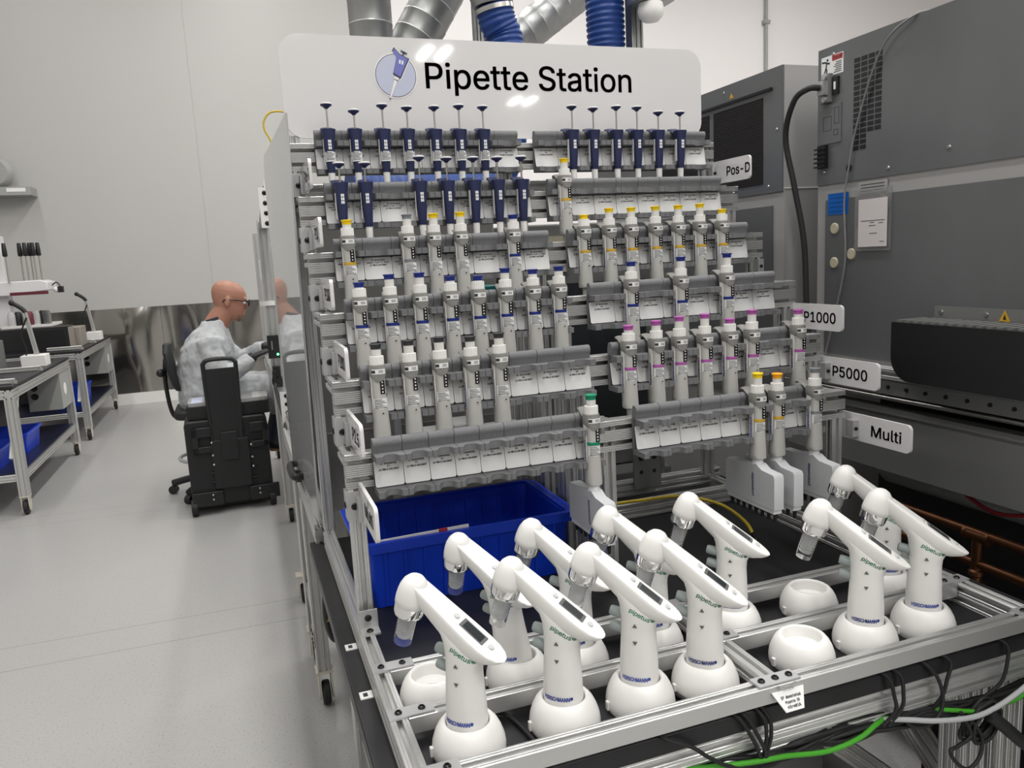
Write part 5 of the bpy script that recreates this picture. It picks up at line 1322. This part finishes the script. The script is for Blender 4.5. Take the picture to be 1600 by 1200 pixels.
# ------------------------------------------------------------------ cable tangle under the front edge
def tangle():
    rnd = random.Random(3)
    D = [[(.567, .975, .742), (.606, .972, .722), (.641, .972, .692), (.69, .975, .661), (.76, .98, .650)],
         [(.702, .975, .738), (.727, .973, .692), (.74, .974, .663), (.78, .98, .652)],
         [(.714, .975, .739), (.742, .972, .684), (.750, .974, .661), (.80, .98, .652)],
         [(.745, .975, .730), (.748, .973, .700), (.747, .975, .660), (.79, .98, .648)],
         [(.755, .975, .730), (.757, .973, .700), (.752, .975, .658), (.81, .98, .648)],
         [(1.008, .975, .737), (1.016, .973, .707), (1.022, .974, .676), (1.000, .98, .648)],
         [(1.033, .975, .737), (1.037, .973, .707), (1.036, .974, .678), (1.012, .98, .645)],
         [(1.098, .975, .739), (1.118, .973, .712), (1.130, .973, .676), (1.122, .97, .648), (1.094, .968, .632), (1.061, .97, .636), (1.041, .98, .655)],
         [(1.148, .975, .737), (1.139, .973, .708), (1.131, .975, .676), (1.12, .985, .648)],
         [(1.287, .975, .738), (1.287, .973, .708), (1.277, .975, .668), (1.25, .985, .640)]]
    for i, p in enumerate(D):
        x = p[0][0]-.008
        cable('thin_cable', 'thin black cable looping over the bench front edge, %s from the left' % ORD[i], [(x-.012, 1.03, ZB+.0045), (x-.004, .988, ZB+.0048)]+p, .0034, 'black_rubber')
    b = MB(); spine = [(.40, .70), (.522, .683), (.639, .664), (.751, .653), (.829, .655), (.925, .653), (1.039, .650), (1.145, .640), (1.24, .628), (1.36, .632), (1.5, .655)]
    for i in range(18):
        ph = rnd.uniform(0, 6); amp = .3 if i < 9 else 1
        b.tube([(x, .992+rnd.uniform(-.010, .010), z+rnd.uniform(-.013, .010)-.012*abs(math.sin(j*1.1+ph))*amp) for j, (x, z) in enumerate(spine)], .0042, 6, 0, 5)
    tag(b.build('cable_bundle', 'black_rubber', ang=80), 'thick bundle of black cables slung under the front beam', 'cables', None, 'stuff')
    b = MB()
    for i in range(7):
        cx, cz = 1.226+.008*rnd.uniform(-1, 1), .605+.008*rnd.uniform(-1, 1)
        b.tube([(cx+(.028+.008*rnd.random())*math.cos(2*PI*k/14)+.012*math.sin(2*PI*k/14), .962+.003*i, cz+(.030+.006*rnd.random())*math.sin(2*PI*k/14)) for k in range(15)], .0038, 6, 0, 3)
    tag(b.build('cable_coil', 'black_rubber', ang=80), 'coil of black cable hanging at the right end of the bench front', 'cables', None, 'stuff')
    o = cable('power_plug', 'chunky black plug with strain relief hanging at the lower right of the bundle', [(1.225, .955, .625), (1.247, .952, .606), (1.275, .95, .580), (1.308, .95, .550), (1.33, .95, .535)], .012, 'black_rubber')
    cable('green_cable', 'bright green cable sagging below the black bundle in the middle', [(.58, .995, .672), (.64, .985, .668), (.702, .975, .664), (.745, .972, .660), (.788, .972, .655), (.870, .970, .642), (.939, .972, .646), (.985, .980, .656), (1.03, .996, .652)], .0045, 'green_cable')
    cable('green_cable', 'bright green cable showing through the right part of the black bundle', [(1.04, 1.0, .650), (1.098, .996, .648), (1.145, .980, .642), (1.225, .970, .624), (1.271, .975, .622), (1.31, .970, .626), (1.356, .968, .645), (1.44, .97, .68)], .0042, 'green_cable')
    cable('white_cable', 'thick pale grey cable sagging at the right under the front beam', [(.97, 1.0, .650), (1.01, .985, .655), (1.05, .968, .654), (1.090, .960, .646), (1.148, .957, .635), (1.203, .956, .630), (1.258, .956, .639), (1.322, .957, .661), (1.42, .965, .70)], .0048, 'grey_cable')
    cable('thin_cable', 'loose thin black cable dangling below the right end of the bundle', [(1.166, .965, .64), (1.187, .96, .593), (1.154, .958, .58), (1.134, .956, .577), (1.147, .955, .552), (1.177, .954, .53), (1.207, .956, .546), (1.214, .96, .582), (1.19, .965, .621)], .0036, 'black_rubber')
    cable('thin_cable', 'thin black cable lying across the board among the left charging stands', [(.34, 1.02, ZB+.006), (.37, 1.0, ZB+.006), (.36, 1.11, ZB+.006), (.33, 1.15, ZB+.005), (.25, 1.14, ZB+.005)], .0035, 'black_rubber')
    cable('thin_cable', 'thin black cable between the third and fourth front charging stands', [(.64, 1.13, ZB+.006), (.638, 1.07, ZB+.006), (.65, 1.02, ZB+.006), (.66, 1.0, ZB+.006)], .0035, 'black_rubber')
tangle()
